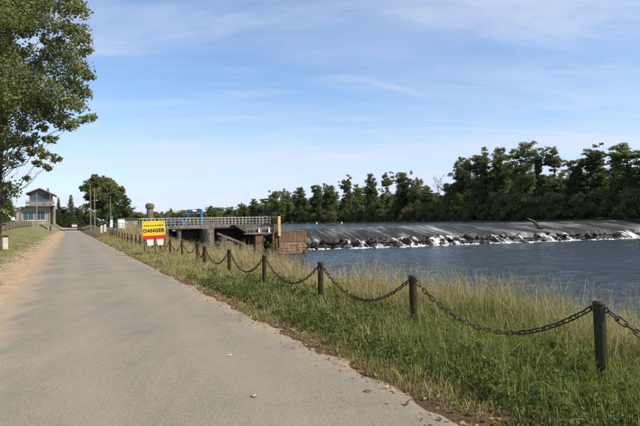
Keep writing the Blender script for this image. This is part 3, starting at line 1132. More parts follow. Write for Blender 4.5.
proto = thing('chain_post', 'x', 'post')
MB().lathe([(0.056, -0.45), (0.056, 0.0), (0.055, 0.4), (0.056, POST_H - 0.035)], 20).build('shaft', MT['post'], proto, True)
MB().lathe([(0.058, POST_H - 0.034), (0.062, POST_H - 0.022), (0.057, POST_H - 0.008), (0.045, POST_H + 0.006), (0.0, POST_H + 0.012)], 20).build('cap', MT['post_cap'], proto, True)
for sgn in (-1, 1):
    e = MB()
    pts = [Vector((0.0, sgn * (0.075 + 0.022 * math.cos(a)), POST_H - 0.075 + 0.022 * math.sin(a))) for a in np.linspace(0, 2 * math.pi, 11)]
    e.tube(pts, 0.007, 5, False)
    e.build('eyelet', MT['chain'], proto, True)
posts = []
for k in range(0, 24):
    s = 3.45 + 3.15 * (k - 1) if k <= 6 else 3.45 + 3.15 * 5 + 3.2 * (k - 6)
    t = 4.92
    if k in top_px:
        px, py = top_px[k]
        d = ray(px, py)
        f = (POST_H + 0.05 - EYE) / d.z
        p = d * f
        s, t = to_st(p.x, p.y)
    if k == 0:
        t = 5.0
    if k > 6:
        t = 4.9 + rnd.uniform(-0.05, 0.05)
    z = float(gz(s, t))
    z = 0.04 if k in top_px else z
    lean = (rnd.uniform(-0.03, 0.03), rnd.uniform(-0.035, 0.03))
    if k == 1:
        lean = (0, -0.03)
    if k == 0:
        lab = 'green-brown chain post just outside the right edge of the picture'
    elif k == 1:
        lab = 'nearest dark green steel post holding the chain, at the right'
    else:
        lab = f'rusty brown chain post, {ORD[k - 1]} from the right along the verge'
    o = proto if k == 0 else dup(proto, (0, 0, 0), 0)
    o['label'] = lab
    o['group'] = 'posts of the chain fence'
    base = ST(s, t, z)
    o.location = base
    o.rotation_euler = (lean[0], lean[1], HEAD)
    if k == 1:
        near_post = o
    R = o.rotation_euler.to_matrix()
    posts.append((base, R))

for o in (proto, near_post):
    for ch in o.children:
        if ch.name.startswith('shaft'):
            ch.material_slots[0].link = 'OBJECT'
            ch.material_slots[0].material = MT['post_olive']

for k in range(0, 23):
    (b0, R0), (b1, R1) = posts[k], posts[k + 1]
    a = b0 + R0 @ Vector((0, 0.095, POST_H - 0.085))
    b_ = b1 + R1 @ Vector((0, -0.095, POST_H - 0.085))
    D = (b_ - a).length
    sag = {1: 0.455, 0: 0.50, 2: 0.46, 3: 0.47, 4: 0.46}.get(k, rnd.uniform(0.40, 0.5))
    npt = 400
    pts = [a.lerp(b_, i / npt) - Vector((0, 0, 4 * sag * (i / npt) * (1 - i / npt))) for i in range(npt + 1)]
    acc = [0.0]
    for i in range(npt):
        acc.append(acc[-1] + (pts[i + 1] - pts[i]).length)
    nl = round(acc[-1] / 0.089)
    lab = ('dark rusty chain hanging right of the nearest post out of the picture' if k == 0 else
           'dark rusty chain sagging left of the nearest green post' if k == 1 else
           f'sagging rusty chain between the {ORD[k - 1]} and {ORD[k]} posts from the right')
    root = thing('chain', lab, 'chain', a, 0, 'chains of the fence')
    joined = MB()
    j = 0
    for q in range(nl):
        d = acc[-1] * (q + 0.5) / nl
        while acc[j + 1] < d:
            j += 1
        p = pts[j]
        tan = (pts[j + 1] - pts[j]).normalized()
        side = tan.cross(Vector((0, 0, 1))).normalized()
        m = Matrix((tan, side, tan.cross(side) * -1)).transposed()
        if m.determinant() < 0:
            m = Matrix((tan, side, tan.cross(side))).transposed()
        rot = Matrix.Rotation(math.radians(35 if q % 2 else -55) + rnd.uniform(-0.2, 0.2), 3, 'X')
        mm = (m @ rot).to_4x4()
        mm.translation = p - a
        if k < 8:
            o = bpy.data.objects.new('link', LINK)
            col.objects.link(o)
            o.parent = root
            o.matrix_local = mm
        else:
            joined.add([mm @ Vector(v) for v in LINKMB.v], LINKMB.f)
    if k >= 8:
        joined.build('links', MT['chain'], root, True)['kind'] = 'stuff'

# ------------------------------------------------------------------ lock keeper's house
HS, HT = 121.0, -7.0
hz = 2.38
house = thing('lock_house', 'cream lock control house with balcony cabin and brown gable roof', 'house', ST(HS, HT, hz), HEAD)


def hx(px):
    """photo column to local x on the front face of the house"""
    k = (px - 320) / F
    y = HS / (CA - SA * k)
    return y * (CA * k + SA) - HT


MPX = 0.2185


def hzz(py, px=38):
    return (horizon(px) - py) * MPX + EYE - hz


zl = hzz(207.5)
w = MB().prism([(hx(16), -0.3), (hx(50), -0.3), (hx(50), zl), (hx(28), zl), (hx(16), hzz(213))], 0.0, 7.0).build('wall', MT['wall_house'], house)
MB().prism([(hx(14.5), hzz(213.3)), (hx(28), zl + 0.04), (hx(28), zl + 0.24), (hx(14.5), hzz(212.3))], -0.25, 7.2).build('lean_to_roof', MT['roof'], house)
MB().box(hx(45.5), hx(55), 0.8, 6.5, -0.3, zl - 0.002).build('side_wall', MT['concrete'], house)
for a, b_ in ((49, 50.2), (53.8, 55)):
    MB().box(hx(a), hx(b_), -0.15, 0.3, -0.3, zl - 0.05).build('pier', MT['wall_house'], house)
for (a, b_) in ((22.8, 33.6), (35.2, 45.2)):
    x0, x1, z0, z1 = hx(a), hx(b_), hzz(220.6), hzz(211.6)
    fr = MB()
    for q in ((x0, x1, z0, z0 + 0.09), (x0, x1, z1 - 0.09, z1), (x0, x0 + 0.09, z0, z1), (x1 - 0.09, x1, z0, z1), ((x0 + x1) / 2 - 0.04, (x0 + x1) / 2 + 0.04, z0, z1)):
        fr.box(q[0], q[1], -0.06, -0.003, q[2], q[3])
    wo_ = fr.build('window', MT['rail'], house)
    MB().box(x0 + 0.09, (x0 + x1) / 2 - 0.04, -0.03, -0.005, z0 + 0.09, z1 - 0.09).build('pane', MT['glass'], wo_)
    MB().box((x0 + x1) / 2 + 0.04, x1 - 0.09, -0.03, -0.005, z0 + 0.09, z1 - 0.09).build('pane', MT['glass'], wo_)
    MB().box(x0 - 0.1, x1 + 0.1, -0.15, -0.004, z0 - 0.12, z0 - 0.01).build('sill', MT['white'], wo_)
MB().box(hx(20.5), hx(22), -0.2, 0.3, -0.3, hzz(212)).build('pier', MT['wall_house'], house)
MB().box(hx(17), hx(50), -0.5, 0.0, -0.3, 0.32).build('plinth', MT['wall_house'], house)
# upper cabin
x0, x1 = hx(30), hx(52)
z0, z1 = zl, hzz(195.5)
MB().box(x0 - 0.7, x1 + 0.5, -1.3, 6.9, z0 + 0.005, z0 + 0.22).build('balcony', MT['cladding'], house)
for x in np.linspace(x0 - 0.65, x1 + 0.45, 11):
    MB().box(x - 0.03, x + 0.03, -1.27, -1.21, z0 + 0.22, z0 + 1.18).build('baluster', MT['cladding'], house)
MB().box(x0 - 0.7, x1 + 0.5, -1.28, -1.2, z0 + 1.185, z0 + 1.26).build('handrail', MT['cladding'], house)
MB().box(x0 - 0.7, x1 + 0.5, -1.26, -1.22, z0 + 0.4, z0 + 0.95).build('balcony_panel', MT['cladding'], house)
xm = (x0 + x1) / 2 - 0.2
pk = hzz(190.2)
MB().prism([(x0, z0 + 0.22), (x1, z0 + 0.22), (x1, z1 - 0.1), (xm, pk - 0.2), (x0, z1 + 0.05)], 0.4, 6.0).build('cabin_wall', MT['cladding'], house)
MB().box(x0 - 0.12, x0 + 0.05, 0.2, 0.38, z0 + 0.22, z1).build('cabin_post', MT['timber'], house)
MB().box(x1 - 0.35, x1 - 0.15, -1.1, -0.9, z0 + 0.22, z1).build('cabin_post', MT['timber'], house)
for a, b_ in ((31.5, 36.8), (37.6, 43.6), (44.6, 48.6)):
    a, b_ = hx(a), hx(b_)
    wo_ = MB().box(a - 0.06, b_ + 0.06, 0.33, 0.397, z0 + 1.0, z1 - 0.05).build('window', MT['timber'], house)
    MB().box(a, b_, 0.30, 0.327, z0 + 1.06, z1 - 0.12).build('pane', MT['glass'], wo_)
rl = MB().prism([(x0 - 0.75, z1 - 0.12), (xm, pk - 0.17), (xm, pk + 0.03), (x0 - 0.75, z1 + 0.08)], -0.6, 6.6).build('roof', MT['roof'], house)
MB().prism([(xm + 0.001, pk - 0.17), (x1 + 0.85, z1 - 0.5), (x1 + 0.85, z1 - 0.3), (xm + 0.001, pk + 0.03)], -0.6, 6.6).build('roof', MT['roof'], house)
MB().box(xm + 1.2, xm + 1.6, 3, 3.4, z1, pk + 0.15).build('chimney', MT['concrete'], house)


# ------------------------------------------------------------------ fences, poles, cars, bench at the left
def fence(name, label, pts, h, mat, rails, w=0.08, cat='fence', step=2.5):
    base = ST(*pts[0], float(gz(*pts[0])))
    f = thing(name, label, cat, base)
    P = []
    for (s_a, t_a), (s_b, t_b) in zip(pts[:-1], pts[1:]):
        nn = max(1, round(math.hypot(s_b - s_a, t_b - t_a) / step))
        for i in range(nn):
            P.append((s_a + (s_b - s_a) * i / nn, t_a + (t_b - t_a) * i / nn))
    P.append(pts[-1])
    G = [ST(s, t, float(gz(s, t))) - base for s, t in P]
    for g in G:
        MB().box(g.x - w / 2, g.x + w / 2, g.y - w / 2, g.y + w / 2, g.z - 0.3, g.z + h + rnd.uniform(-0.03, 0.05)).build('fence_post', mat, f)
    for a, b_ in zip(G[:-1], G[1:]):
        for zr in rails:
            MB().bar(a + Vector((0, -w * 0.6, zr * h)), b_ + Vector((0, -w * 0.6, zr * h)), w * 0.5, w * 0.9).build('rail', mat, f)
    return f


fence('wooden_fence', 'weathered brown wooden rail fence on the left grass bank', [(52, -8.5), (70, -6.6), (92, -5.4)], 0.95, MT['wood_grey'], (0.35, 0.62, 0.92), 0.12)
fence('ramp_railing', 'pale handrail running down the ramp beside the lock house', [(116, -3.9), (135, -3.6), (160, -2.6)], 1.0, MT['rail'], (0.5, 0.95), 0.07)
s1, t1 = at_depth(100, 105)
s2, t2 = at_depth(143, 84)
fence('white_railing', 'long pale railing right of the road behind the danger sign', [(s1, t1), ((s1 + s2) / 2, (t1 + t2) / 2), (s2, t2)], 1.0, MT['rail'], (0.5, 0.95), 0.09, step=2.2)


def pole(px, D, py_top, label, r=0.09, arm=False):
    s, t = at_depth(px, D)
    g = float(gz(s, t))
    h = z_at(px, py_top, D) - g
    o = thing('utility_pole', label, 'pole', ST(s, t, g), HEAD, 'poles near the lock')
    MB().tube([(0, 0, -0.4), (0, 0, h)], [r, r * 0.6], 8).build('shaft', MT['pole'], o, True)
    MB().lathe([(r * 0.62, h), (r * 0.95, h + 0.03), (r * 0.9, h + 0.12), (0.02, h + 0.18)], 8).build('cap', MT['steel_dark'], o, True)


pole(36.8, 84, 193, 'thin dark pole standing in front of the lock house', 0.10)
pole(90.5, 150, 184, 'left one of the two poles in front of the big round tree', 0.14)
pole(94.7, 146, 188, 'right one of the two poles in front of the big round tree', 0.14)
pole(110.6, 140, 196, 'thin pole at the right edge of the big round tree', 0.12)

# information post: white board with blue top
s1, t1 = at_depth(111.3, 96)
ip = thing('information_post', 'white post board with a blue top beside the pale railing', 'sign', on_ground(s1, t1), HEAD)
hh = z_at(111.3, 216, 96) - ip.location.z
MB().box(-0.22, 0.22, -0.03, 0.03, 0.35, hh - 0.75).build('panel', MT['white'], ip)
MB().box(-0.24, 0.24, -0.04, 0.04, hh - 0.748, hh).build('blue_panel', MT['blue'], ip)
for x in (-0.18, 0.18):
    MB().box(x - 0.03, x + 0.03, 0.045, 0.1, -0.3, hh - 0.1).build('leg', MT['pole'], ip)
# low hut
s1, t1 = at_depth(127.5, 98)
g = float(gz(s1, t1))
hut = thing('equipment_hut', 'low flat white and beige hut between railing and round tower', 'hut', ST(s1, t1, g), HEAD)
hw, htop = 1.75, z_at(127, 219, 98) - g
MB().box(-hw, -0.6, -0.9, 1.2, -0.3, htop).build('wall', MT['white'], hut, bevel=0.02)
MB().box(-0.598, hw, -0.7, 1.2, -0.3, htop - 0.05).build('wall', MT['wall_house'], hut, bevel=0.02)
MB().box(-hw - 0.1, hw + 0.1, -1.0, 1.3, htop + 0.002, htop + 0.12).build('roof', MT['concrete'], hut)
dr = MB().box(0.2, 0.95, -0.75, -0.703, 0.0, htop - 0.35).build('door', MT['cladding'], hut)
MB().box(0.82, 0.88, -0.79, -0.752, 0.55, 0.68).build('handle', MT['steel_dark'], dr)
for i, px in enumerate((101.5, 104.8)):
    s1, t1 = at_depth(px, 92)
    bo = thing('concrete_marker', f'pale stone marker post beside the road, {("left", "right")[i]} of the pair', 'post', on_ground(s1, t1), HEAD, 'marker posts')
    MB().box(-0.2, 0.2, -0.2, 0.2, -0.3, 1.15).build('shaft', MT['stone_pale'], bo, bevel=0.02)
    MB().prism([(-0.2, 1.155), (0.2, 1.155), (0.0, 1.35)], -0.2, 0.2).build('cap', MT['white'], bo)


def car(loc, rz, label):
    c = thing('parked_car', label, 'car', loc, rz, 'cars')
    m = MB()
    prof_ = [(-2.1, 0.35), (-2.15, 0.75), (-1.95, 0.95), (-1.0, 1.02), (-0.55, 1.42), (0.9, 1.46), (1.75, 1.05), (2.1, 0.98), (2.15, 0.4)]
    m.v = [(x, y, z) for y in (-0.85, 0.85) for x, z in prof_]
    for i, (x, y, z) in enumerate(m.v):
        if z > 1.1:
            m.v[i] = (x, y * 0.82, z)
    n_ = len(prof_)
    m.f = [tuple(range(n_)), tuple(range(2 * n_ - 1, n_ - 1, -1))] + [(i, i + n_, (i + 1) % n_ + n_, (i + 1) % n_) for i in range(n_)]
    m.build('body', MT['white'], c, bevel=0.04)
    MB().add([(-1.02, -0.72, 1.06), (-1.02, 0.72, 1.06), (-0.62, 0.62, 1.40), (-0.62, -0.62, 1.40)], [(0, 1, 2, 3)]).build('windscreen', MT['glass'], c)
    for y in (-1, 1):
        MB().box(-0.75, 0.9, y * 0.80 - 0.015, y * 0.80 + 0.015, 1.08, 1.34).build('side_window', MT['glass'], c)
        MB().box(-2.19, -2.12, y * 0.6 - 0.14, y * 0.6 + 0.14, 0.68, 0.84).build('headlight', MT['lamp'], c)
        for x in (-1.35, 1.35):
            wh = MB().tube([(x, y * 0.70, 0.32), (x, y * 0.90, 0.32)], 0.32, 14).build('wheel', MT['rubber'], c, True)
            MB().tube([(x, y * 0.901, 0.32), (x, y * 0.92, 0.32)], 0.19, 10).build('rim', MT['pole'], wh, True)
    MB().box(-2.2, -2.14, -0.4, 0.4, 0.45, 0.58).build('grille', MT['steel_dark'], c)
    return c


s1, t1 = at_depth(74, 205)
car(on_ground(s1, t1), HEAD + math.pi / 2 + 0.1, 'white car parked beyond the far end of the road')
s1, t1 = at_depth(0, 92)
car(on_ground(s1, t1), HEAD + 0.5, 'white car on the bank behind the tree trunk at the left edge')

s1, t1 = at_depth(1.5, 36)
bn = thing('bench', 'dark plank bench on pale stone legs at the left edge', 'bench', on_ground(s1, t1), HEAD + 0.1)
bz = z_at(4, 235.5, 36) - bn.location.z
for i, y in enumerate((-0.24, 0.0, 0.24)):
    MB().box(-1.5, 0.42, y - 0.11, y + 0.11, bz - 0.10, bz).build('plank', MT['bench_dark'], bn, bevel=0.01)
for x in (-1.2, 0.2):
    MB().box(x - 0.15, x + 0.17, -0.3, 0.3, -0.25, bz - 0.105).build('leg', MT['stone_pale'], bn, bevel=0.02)


# ------------------------------------------------------------------ trees
def leaves_in(clusters, size, seed, flat=0.0, aspect=0.62, spread=0.17):
    """clusters: (centre, (rx,ry,rz), n). One rhombic leaf face each."""
    g = np.random.default_rng(seed)
    out = []
    for c, r, n in clusters:
        d = g.normal(size=(n, 3))
        d /= np.linalg.norm(d, axis=1)[:, None]
        rad = g.random(n) ** 0.42
        # clumpy: pull toward a few twig directions
        tw = g.normal(size=(max(4, n // 40), 3))
        tw /= np.linalg.norm(tw, axis=1)[:, None]
        tw = tw * (g.random(len(tw)) ** 0.35)[:, None]
        pick = tw[g.integers(0, len(tw), n)]
        p = np.where((g.random(n) < 0.7)[:, None], pick + g.normal(size=(n, 3)) * spread, d * rad[:, None])
        p = p * np.array(r) + np.array(c)
        a = g.normal(size=(n, 3))
        a[:, 2] *= (1 - flat)
        a /= np.linalg.norm(a, axis=1)[:, None]
        b_ = np.cross(a, g.normal(size=(n, 3)))
        b_ /= np.linalg.norm(b_, axis=1)[:, None] + 1e-9
        sz = size * g.uniform(0.5, 1.5, n)[:, None]
        q = np.stack([p - a * sz, p - b_ * sz * aspect, p + a * sz, p + b_ * sz * aspect], 1)
        out.append(q.reshape(-1, 3))
    return np.concatenate(out)


def limb(m, a, b_, r0_, r1_, seed, seg=5, wig=0.06):
    g = random.Random(seed)
    a, b_ = Vector(a), Vector(b_)
    L = (b_ - a).length
    pts, rr = [], []
    for i in range(seg + 1):
        u = i / seg
        p = a.lerp(b_, u)
        if 0 < i < seg:
            p += Vector((g.uniform(-1, 1), g.uniform(-1, 1), g.uniform(-0.5, 0.8))) * L * wig
        pts.append(p)
        rr.append(r0_ + (r1_ - r0_) * u)
    m.tube(pts, rr, 6)
    return pts


def tree_proto(name, kind, seed, H=20.0):
    g = random.Random(seed)
    root = thing(name, 'x', 'tree')
    m = MB()
    cl_ = []
    lm, size = MT['leaf_far'], 0.175
    if kind == 'airy':         # tall bare trunk, loose flat-topped clouds of leaves
        trunk = limb(m, (0, 0, -0.5), (g.uniform(-0.6, 0.6), 0, H * 0.66), 0.28, 0.13, seed, 8, 0.02)
        for i in range(9):
            a = i * 2.4 + g.uniform(-0.5, 0.5)
            zf = g.uniform(0.74, 0.96) if i < 6 else g.uniform(0.50, 0.72)
            rr = H * 0.21 * g.uniform(0.35, 1.0) * (1.25 - zf * 0.55)
            e = Vector((rr * math.cos(a), rr * math.sin(a), H * zf))
            lp = limb(m, trunk[g.randrange(4, 9) if i < 6 else 4], e, 0.10, 0.025, seed * 50 + i, 7, 0.05)
            for q in range(15):
                u = g.randrange(3, 8)
                c = lp[u] + Vector((g.gauss(0, 1.0), g.gauss(0, 1.0), g.gauss(0.1, 0.55)))
                c.z = min(c.z, H * 0.985)
                limb(m, lp[u], c, 0.03, 0.01, seed * 90 + i * 15 + q, 3, 0.08)
                r = g.uniform(0.45, 1.0)
                cl_.append((tuple(c), (r * 1.3, r * 1.3, r * 0.55), int(175 * r)))
        for i in range(60):
            a = g.uniform(0, 6.28)
            rr = H * 0.20 * math.sqrt(g.random())
            r = g.uniform(0.6, 1.3)
            z = H * 0.52 * g.random() ** 1.2
            cl_.append(((rr * math.cos(a), rr * math.sin(a), z), (r, r, r * 0.9), int(230 * r)))
    elif kind == 'dense':
        trunk = limb(m, (0, 0, -0.5), (g.uniform(-0.5, 0.5), 0, H * 0.72), 0.34, 0.14, seed, 8, 0.02)
        for i in range(15):
            a = i * 2.4 + g.uniform(-0.5, 0.5)
            zf = g.uniform(0.76, 0.96) if i < 6 else g.uniform(0.28, 0.76)
            rr = H * 0.23 * g.uniform(0.4, 1.0) * math.sin(min(1, max(0.2, (1.05 - zf) * 2.0)) * math.pi / 2)
            e = Vector((rr * math.cos(a), rr * math.sin(a), H * zf))
            lp = limb(m, trunk[max(1, min(8, int(zf * 9 - 1.5)))], e, 0.10, 0.025, seed * 50 + i, 7, 0.05)
            for q in range(15):
                u = g.randrange(2, 8)
                c = lp[u] + Vector((g.gauss(0, 1.05), g.gauss(0, 1.05), g.gauss(0.1, 0.8)))
                c.z = min(c.z, H * 0.985)
                r = g.uniform(0.5, 1.15)
                cl_.append((tuple(c), (r * 1.15, r * 1.15, r * 0.75), int(190 * r)))
        for i in range(46):
            a = g.uniform(0, 6.28)
            rr = H * 0.21 * math.sqrt(g.random())
            r = g.uniform(0.7, 1.4)
            cl_.append(((rr * math.cos(a), rr * math.sin(a), H * 0.5 * g.random()), (r, r, r), int(200 * r)))
    elif kind == 'ivy':        # trunk wrapped in dark ivy, thin airy head
        lm = MT['leaf_dark']
        trunk = limb(m, (0, 0, -0.5), (g.uniform(-0.8, 0.8), 0, H * 0.9), 0.34, 0.10, seed, 7, 0.02)
        for i in range(26):
            u = i / 25
            z = H * (0.05 + 0.80 * u)
            r = 1.5 * (0.7 + 0.5 * math.sin(u * 7 + seed)) * (1.15 - 0.35 * u)
            cl_.append(((g.uniform(-0.7, 0.7), g.uniform(-0.7, 0.7), z), (r, r, r * 1.1), int(260 * r)))
        for i in range(9):
            a = g.uniform(0, 6.28)
            rr = g.uniform(0.8, 2.6)
            c = (rr * math.cos(a), rr * math.sin(a), H * g.uniform(0.80, 0.98))
            limb(m, trunk[6], c, 0.07, 0.02, seed * 50 + i, 3, 0.06)
            r = g.uniform(0.6, 1.1)
            cl_.append((c, (r * 1.2, r * 1.2, r * 0.6), int(120 * r)))
    elif kind == 'bush':       # H about 8
        for i in range(34):
            z = H * g.uniform(0.02, 0.9)
            R = H * 0.46 * math.sqrt(max(0.05, 1 - (z / H) ** 2))
            a = g.uniform(0, 6.28)
            rr = R * (g.random() ** 0.5)
            c = (rr * math.cos(a), rr * math.sin(a), z)
            if i % 3 == 0:
                limb(m, (0, 0, -0.4), c, 0.09, 0.02, seed * 50 + i, 4, 0.05)
            r = H * g.uniform(0.10, 0.20)
            cl_.append((c, (r, r, r * 0.85), int(260 * r)))
    elif kind == 'conifer':
        lm = MT['leaf_dark']
        limb(m, (0, 0, -0.5), (0, 0, H * 0.98), 0.25, 0.03, seed, 6, 0.0)
        for i in range(60):
            z = H * (0.06 + 0.9 * (i / 60))
            R = H * 0.17 * (1.03 - z / H) ** 0.8
            a = i * 2.4
            c = (R * 0.6 * math.cos(a), R * 0.6 * math.sin(a), z)
            r = max(0.35, R * 0.65)
            cl_.append((c, (r, r, r * 0.6), int(100 * r + 25)))
    elif kind == 'bare':
        trunk = limb(m, (0, 0, -0.5), (0.4, 0, H * 0.75), 0.28, 0.10, seed, 6, 0.03)
        for i in range(22):
            k = g.randrange(2, 7)
            a = g.uniform(0, 6.28)
            e = trunk[k] + Vector((math.cos(a), math.sin(a), g.uniform(0.6, 1.6))) * H * g.uniform(0.07, 0.16)
            pp_ = limb(m, trunk[k], e, 0.08, 0.03, seed * 50 + i, 4, 0.08)
            for q in range(3):
                e2 = e + Vector((g.uniform(-1, 1), g.uniform(-1, 1), g.uniform(0, 1.2))) * H * 0.05
                limb(m, pp_[3], e2, 0.04, 0.02, seed * 70 + i * 3 + q, 3, 0.08)
        for i in range(7):
            cl_.append(((g.uniform(-2, 2), g.uniform(-2, 2), H * g.uniform(0.15, 0.75)), (0.8, 0.8, 0.8), 60))
    m.build('trunk', MT['bark'] if kind != 'bare' else MT['bark_pale'], root, True)
    cr = fast_mesh('crown', leaves_in(cl_, size, seed, 0, 0.62, 0.30), 4, lm, root)
    return root


PROTO = {}
for kind, ns in (('airy', 3), ('dense', 3), ('ivy', 2), ('bush', 3), ('conifer', 1), ('bare', 1)):
    PROTO[kind] = [tree_proto({'bush': 'bush', 'bare': 'bare_tree', 'conifer': 'conifer'}.get(kind, 'broadleaf_tree'), kind, 100 + 17 * i + len(kind),
                              8.0 if kind == 'bush' else 20.0) for i in range(ns)]
used = set()
turn = {}


def place(kind, s, t, h, label, group, wid=1.0, variant=None, mat=None, name=None, cat=None):
    turn[kind] = turn.get(kind, -1) + 1
    v = turn[kind] % len(PROTO[kind]) if variant is None else variant
    p = PROTO[kind][v]
    base = 8.0 if kind == 'bush' else 20.0
    k = h / base
    loc = ST(s, t, float(gz(s, t)))
    rz = rnd.uniform(0, 6.28)
    if (kind, v) in used:
        o = dup(p, loc, rz, label)
    else:
        used.add((kind, v))
        o = p
        o.location = loc
        o.rotation_euler = (0, 0, rz)
        o['label'] = label
    o.scale = (k * wid, k * wid, k)
    o['category'] = cat or {'bush': 'bush'}.get(kind, 'tree')
    o['group'] = group
    if mat:
        for ch in o.children:
            if ch.name.startswith('crown'):
                ch.material_slots[0].link = 'OBJECT'
                ch.material_slots[0].material = mat
    return o


def bank_st(px, t):
    k = (px - 320) / F
    y = t / (CA * k + SA)
    return y * (CA - k * SA), y


FAR = 'trees along the far bank'
front = [(632, 143, 'airy', 1.15), (617, 149, 'ivy', 0.9), (594, 146, 'airy', 0.95), (577, 160, 'dense', 0.8), (556, 148, 'airy', 0.8), (539, 150, 'ivy', 0.95),
         (520, 142, 'airy', 0.95), (500, 151, 'dense', 0.85), (481, 150, 'airy', 0.9), (463, 156, 'dense', 0.8), (449, 183, 'dense', 1.0), (438, 171, 'bare', 0.9),
         (428, 189, 'dense', 1.2), (416, 177, 'dense', 0.85), (403, 172, 'dense', 0.8), (387, 173, 'airy', 0.65), (371, 176, 'dense', 0.7), (359, 184, 'airy', 0.6),
         (347, 176, 'airy', 0.6), (329, 183, 'dense', 0.95), (317, 185, 'dense', 0.9), (301, 189, 'dense', 1.1), (286, 189, 'dense', 1.1), (275, 191, 'dense', 0.9),
         (266, 201, 'conifer', 0.9), (254, 200, 'dense', 1.0), (243, 203, 'dense', 1.2), (229, 207, 'dense', 1.5), (213, 209, 'dense', 1.7), (198, 210, 'dense', 2.0),
         (184, 210, 'dense', 2.2), (171, 208, 'conifer', 1.6)]
look = {'airy': 'tall loose-crowned tree with bare limbs', 'dense': 'full dark green broadleaf tree', 'ivy': 'narrow dark ivy-clad tree',
        'bare': 'nearly leafless tree', 'conifer': 'slim dark pointed tree'}
for i, (px, py, kind, wd) in enumerate(front):
    t = 122.5 + rnd.uniform(-1, 2.5)
    s, D = bank_st(px, t)
    g = float(gz(s, t))
    h = z_at(px, py, D) - g
    place(kind, s, t, h / 0.97, f'{look[kind]}, {ORD[i]} from the right along the far bank', FAR, wd)
# beyond the right edge of the picture
for i, px in enumerate((655, 680, 712)):
    s, D = bank_st(px, 123)
    place(('dense', 'airy', 'dense')[i], s, 123, 17 + i, f'tall green far-bank tree outside the right edge, {ORD[i]} of three', FAR, 0.9)
# second rank behind
px = 648.0
i = 0
while px > 168:
    t = 133 + rnd.uniform(-3, 5)
    s, D = bank_st(px, t)
    tops = np.interp(px, [168, 255, 275, 420, 435, 455, 470, 640], [213, 208, 199, 189, 195, 188, 175, 172])
    h = z_at(px, float(tops) + rnd.uniform(-5, 6), D) - float(gz(s, t))
    place('dense', s, t, h, f'shaded green tree of the second rank on the far bank, {ORD[i]} from the right', 'second rank of far trees', 1.2 if px > 270 else 1.9)
    px -= rnd.uniform(9, 14) * (1.0 if px > 450 else 0.75)
    i += 1
# undergrowth along the water
px = 660.0
i = 0
while px > 262:
    t = 119.6 + rnd.uniform(-0.6, 1.2)
    s, D = bank_st(px, t)
    h = rnd.uniform(5.0, 8.5)
    brown = 404 < px < 424
    place('bush', s, t, h * (0.8 if brown else 1), (f'brownish dry bush at the water edge on the far bank, {ORD[i]} from the right' if brown else
                                  f'dark leafy bush overhanging the far water edge, {ORD[i]} from the right'), 'bushes along the far bank', 1.0,
          mat=MT['leaf_brown'] if brown else None)
    px -= rnd.uniform(6.5, 10) * (1.0 if px > 450 else 0.8)
    i += 1

# low far woodland seen over the dam
px = 276.0
i = 0
while px > 142:
    t = 128 + rnd.uniform(-3, 6)
    s, D = bank_st(px, t)
    D2_ = min(D, 520)
    s, t = at_depth(px, D2_)
    top_y = float(np.interp(px, [142, 168, 200, 230, 276], [214, 212, 213, 210, 203])) + rnd.uniform(-1.2, 1.5)
    h = z_at(px, top_y, D2_) - float(gz(s, t))
    place('bush', s, t, h / 0.95, f'far green clump of the low woodland seen above the dam, {ORD[i]} from the right', 'low far woodland above the dam', 0.85)
    px -= rnd.uniform(4.0, 6.0)
    i += 1

# trees at the left, beyond the lock
LB = 'trees beyond the lock'


def left_tree(kind, px, py, D, label, wid=1.0, mat=None, variant=None):
    s, t = at_depth(px, D)
    h = z_at(px, py, D) - float(gz(s, t))
    return place(kind, s, t, h / 0.97, label, LB, wid, variant, mat)


left_tree('conifer', 71, 194, 215, 'tall dark conifer between the house and the big round tree', 1.0)
left_tree('conifer', 58.5, 197, 225, 'slim dark conifer just right of the lock house', 0.8)
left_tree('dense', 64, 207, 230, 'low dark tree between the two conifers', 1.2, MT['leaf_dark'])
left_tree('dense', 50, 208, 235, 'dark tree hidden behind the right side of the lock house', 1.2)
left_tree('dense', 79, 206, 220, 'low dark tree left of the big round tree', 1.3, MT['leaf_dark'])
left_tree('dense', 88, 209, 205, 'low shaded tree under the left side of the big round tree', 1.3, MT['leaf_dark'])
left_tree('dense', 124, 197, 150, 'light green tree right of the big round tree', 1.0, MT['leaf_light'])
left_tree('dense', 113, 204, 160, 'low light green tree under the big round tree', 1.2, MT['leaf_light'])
left_tree('dense', 136, 212, 200, 'low green tree left of the round tower', 2.0)
left_tree('dense', 152, 213, 230, 'low green tree behind the round tower', 2.0)
left_tree('dense', 163, 212, 260, 'low green tree right of the round tower', 2.0)
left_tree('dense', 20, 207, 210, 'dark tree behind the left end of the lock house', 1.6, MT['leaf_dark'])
left_tree('dense', 10, 205, 200, 'dark tree far behind the wooden fence', 1.6)
left_tree('dense', -4, 203, 190, 'dark tree behind the trunk at the left edge', 1.6)
left_tree('bush', 6, 197, 70, 'leafy yellow-green bush left of the lock house', 0.5, MT['leaf_light'])

for i, px in enumerate((44, 52, 60, 67, 75, 83, 91, 99, 107, 116, 125, 134, 143, 153, 163)):
    s, t = at_depth(px, 232 + (i % 3) * 9)
    place('bush', s, t, rnd.uniform(5.5, 7.5), f'low dark shrub in the hedge at the end of the road, {ORD[i]} from the left', 'hedge at the end of the road', 1.5, mat=MT['leaf_dark'])

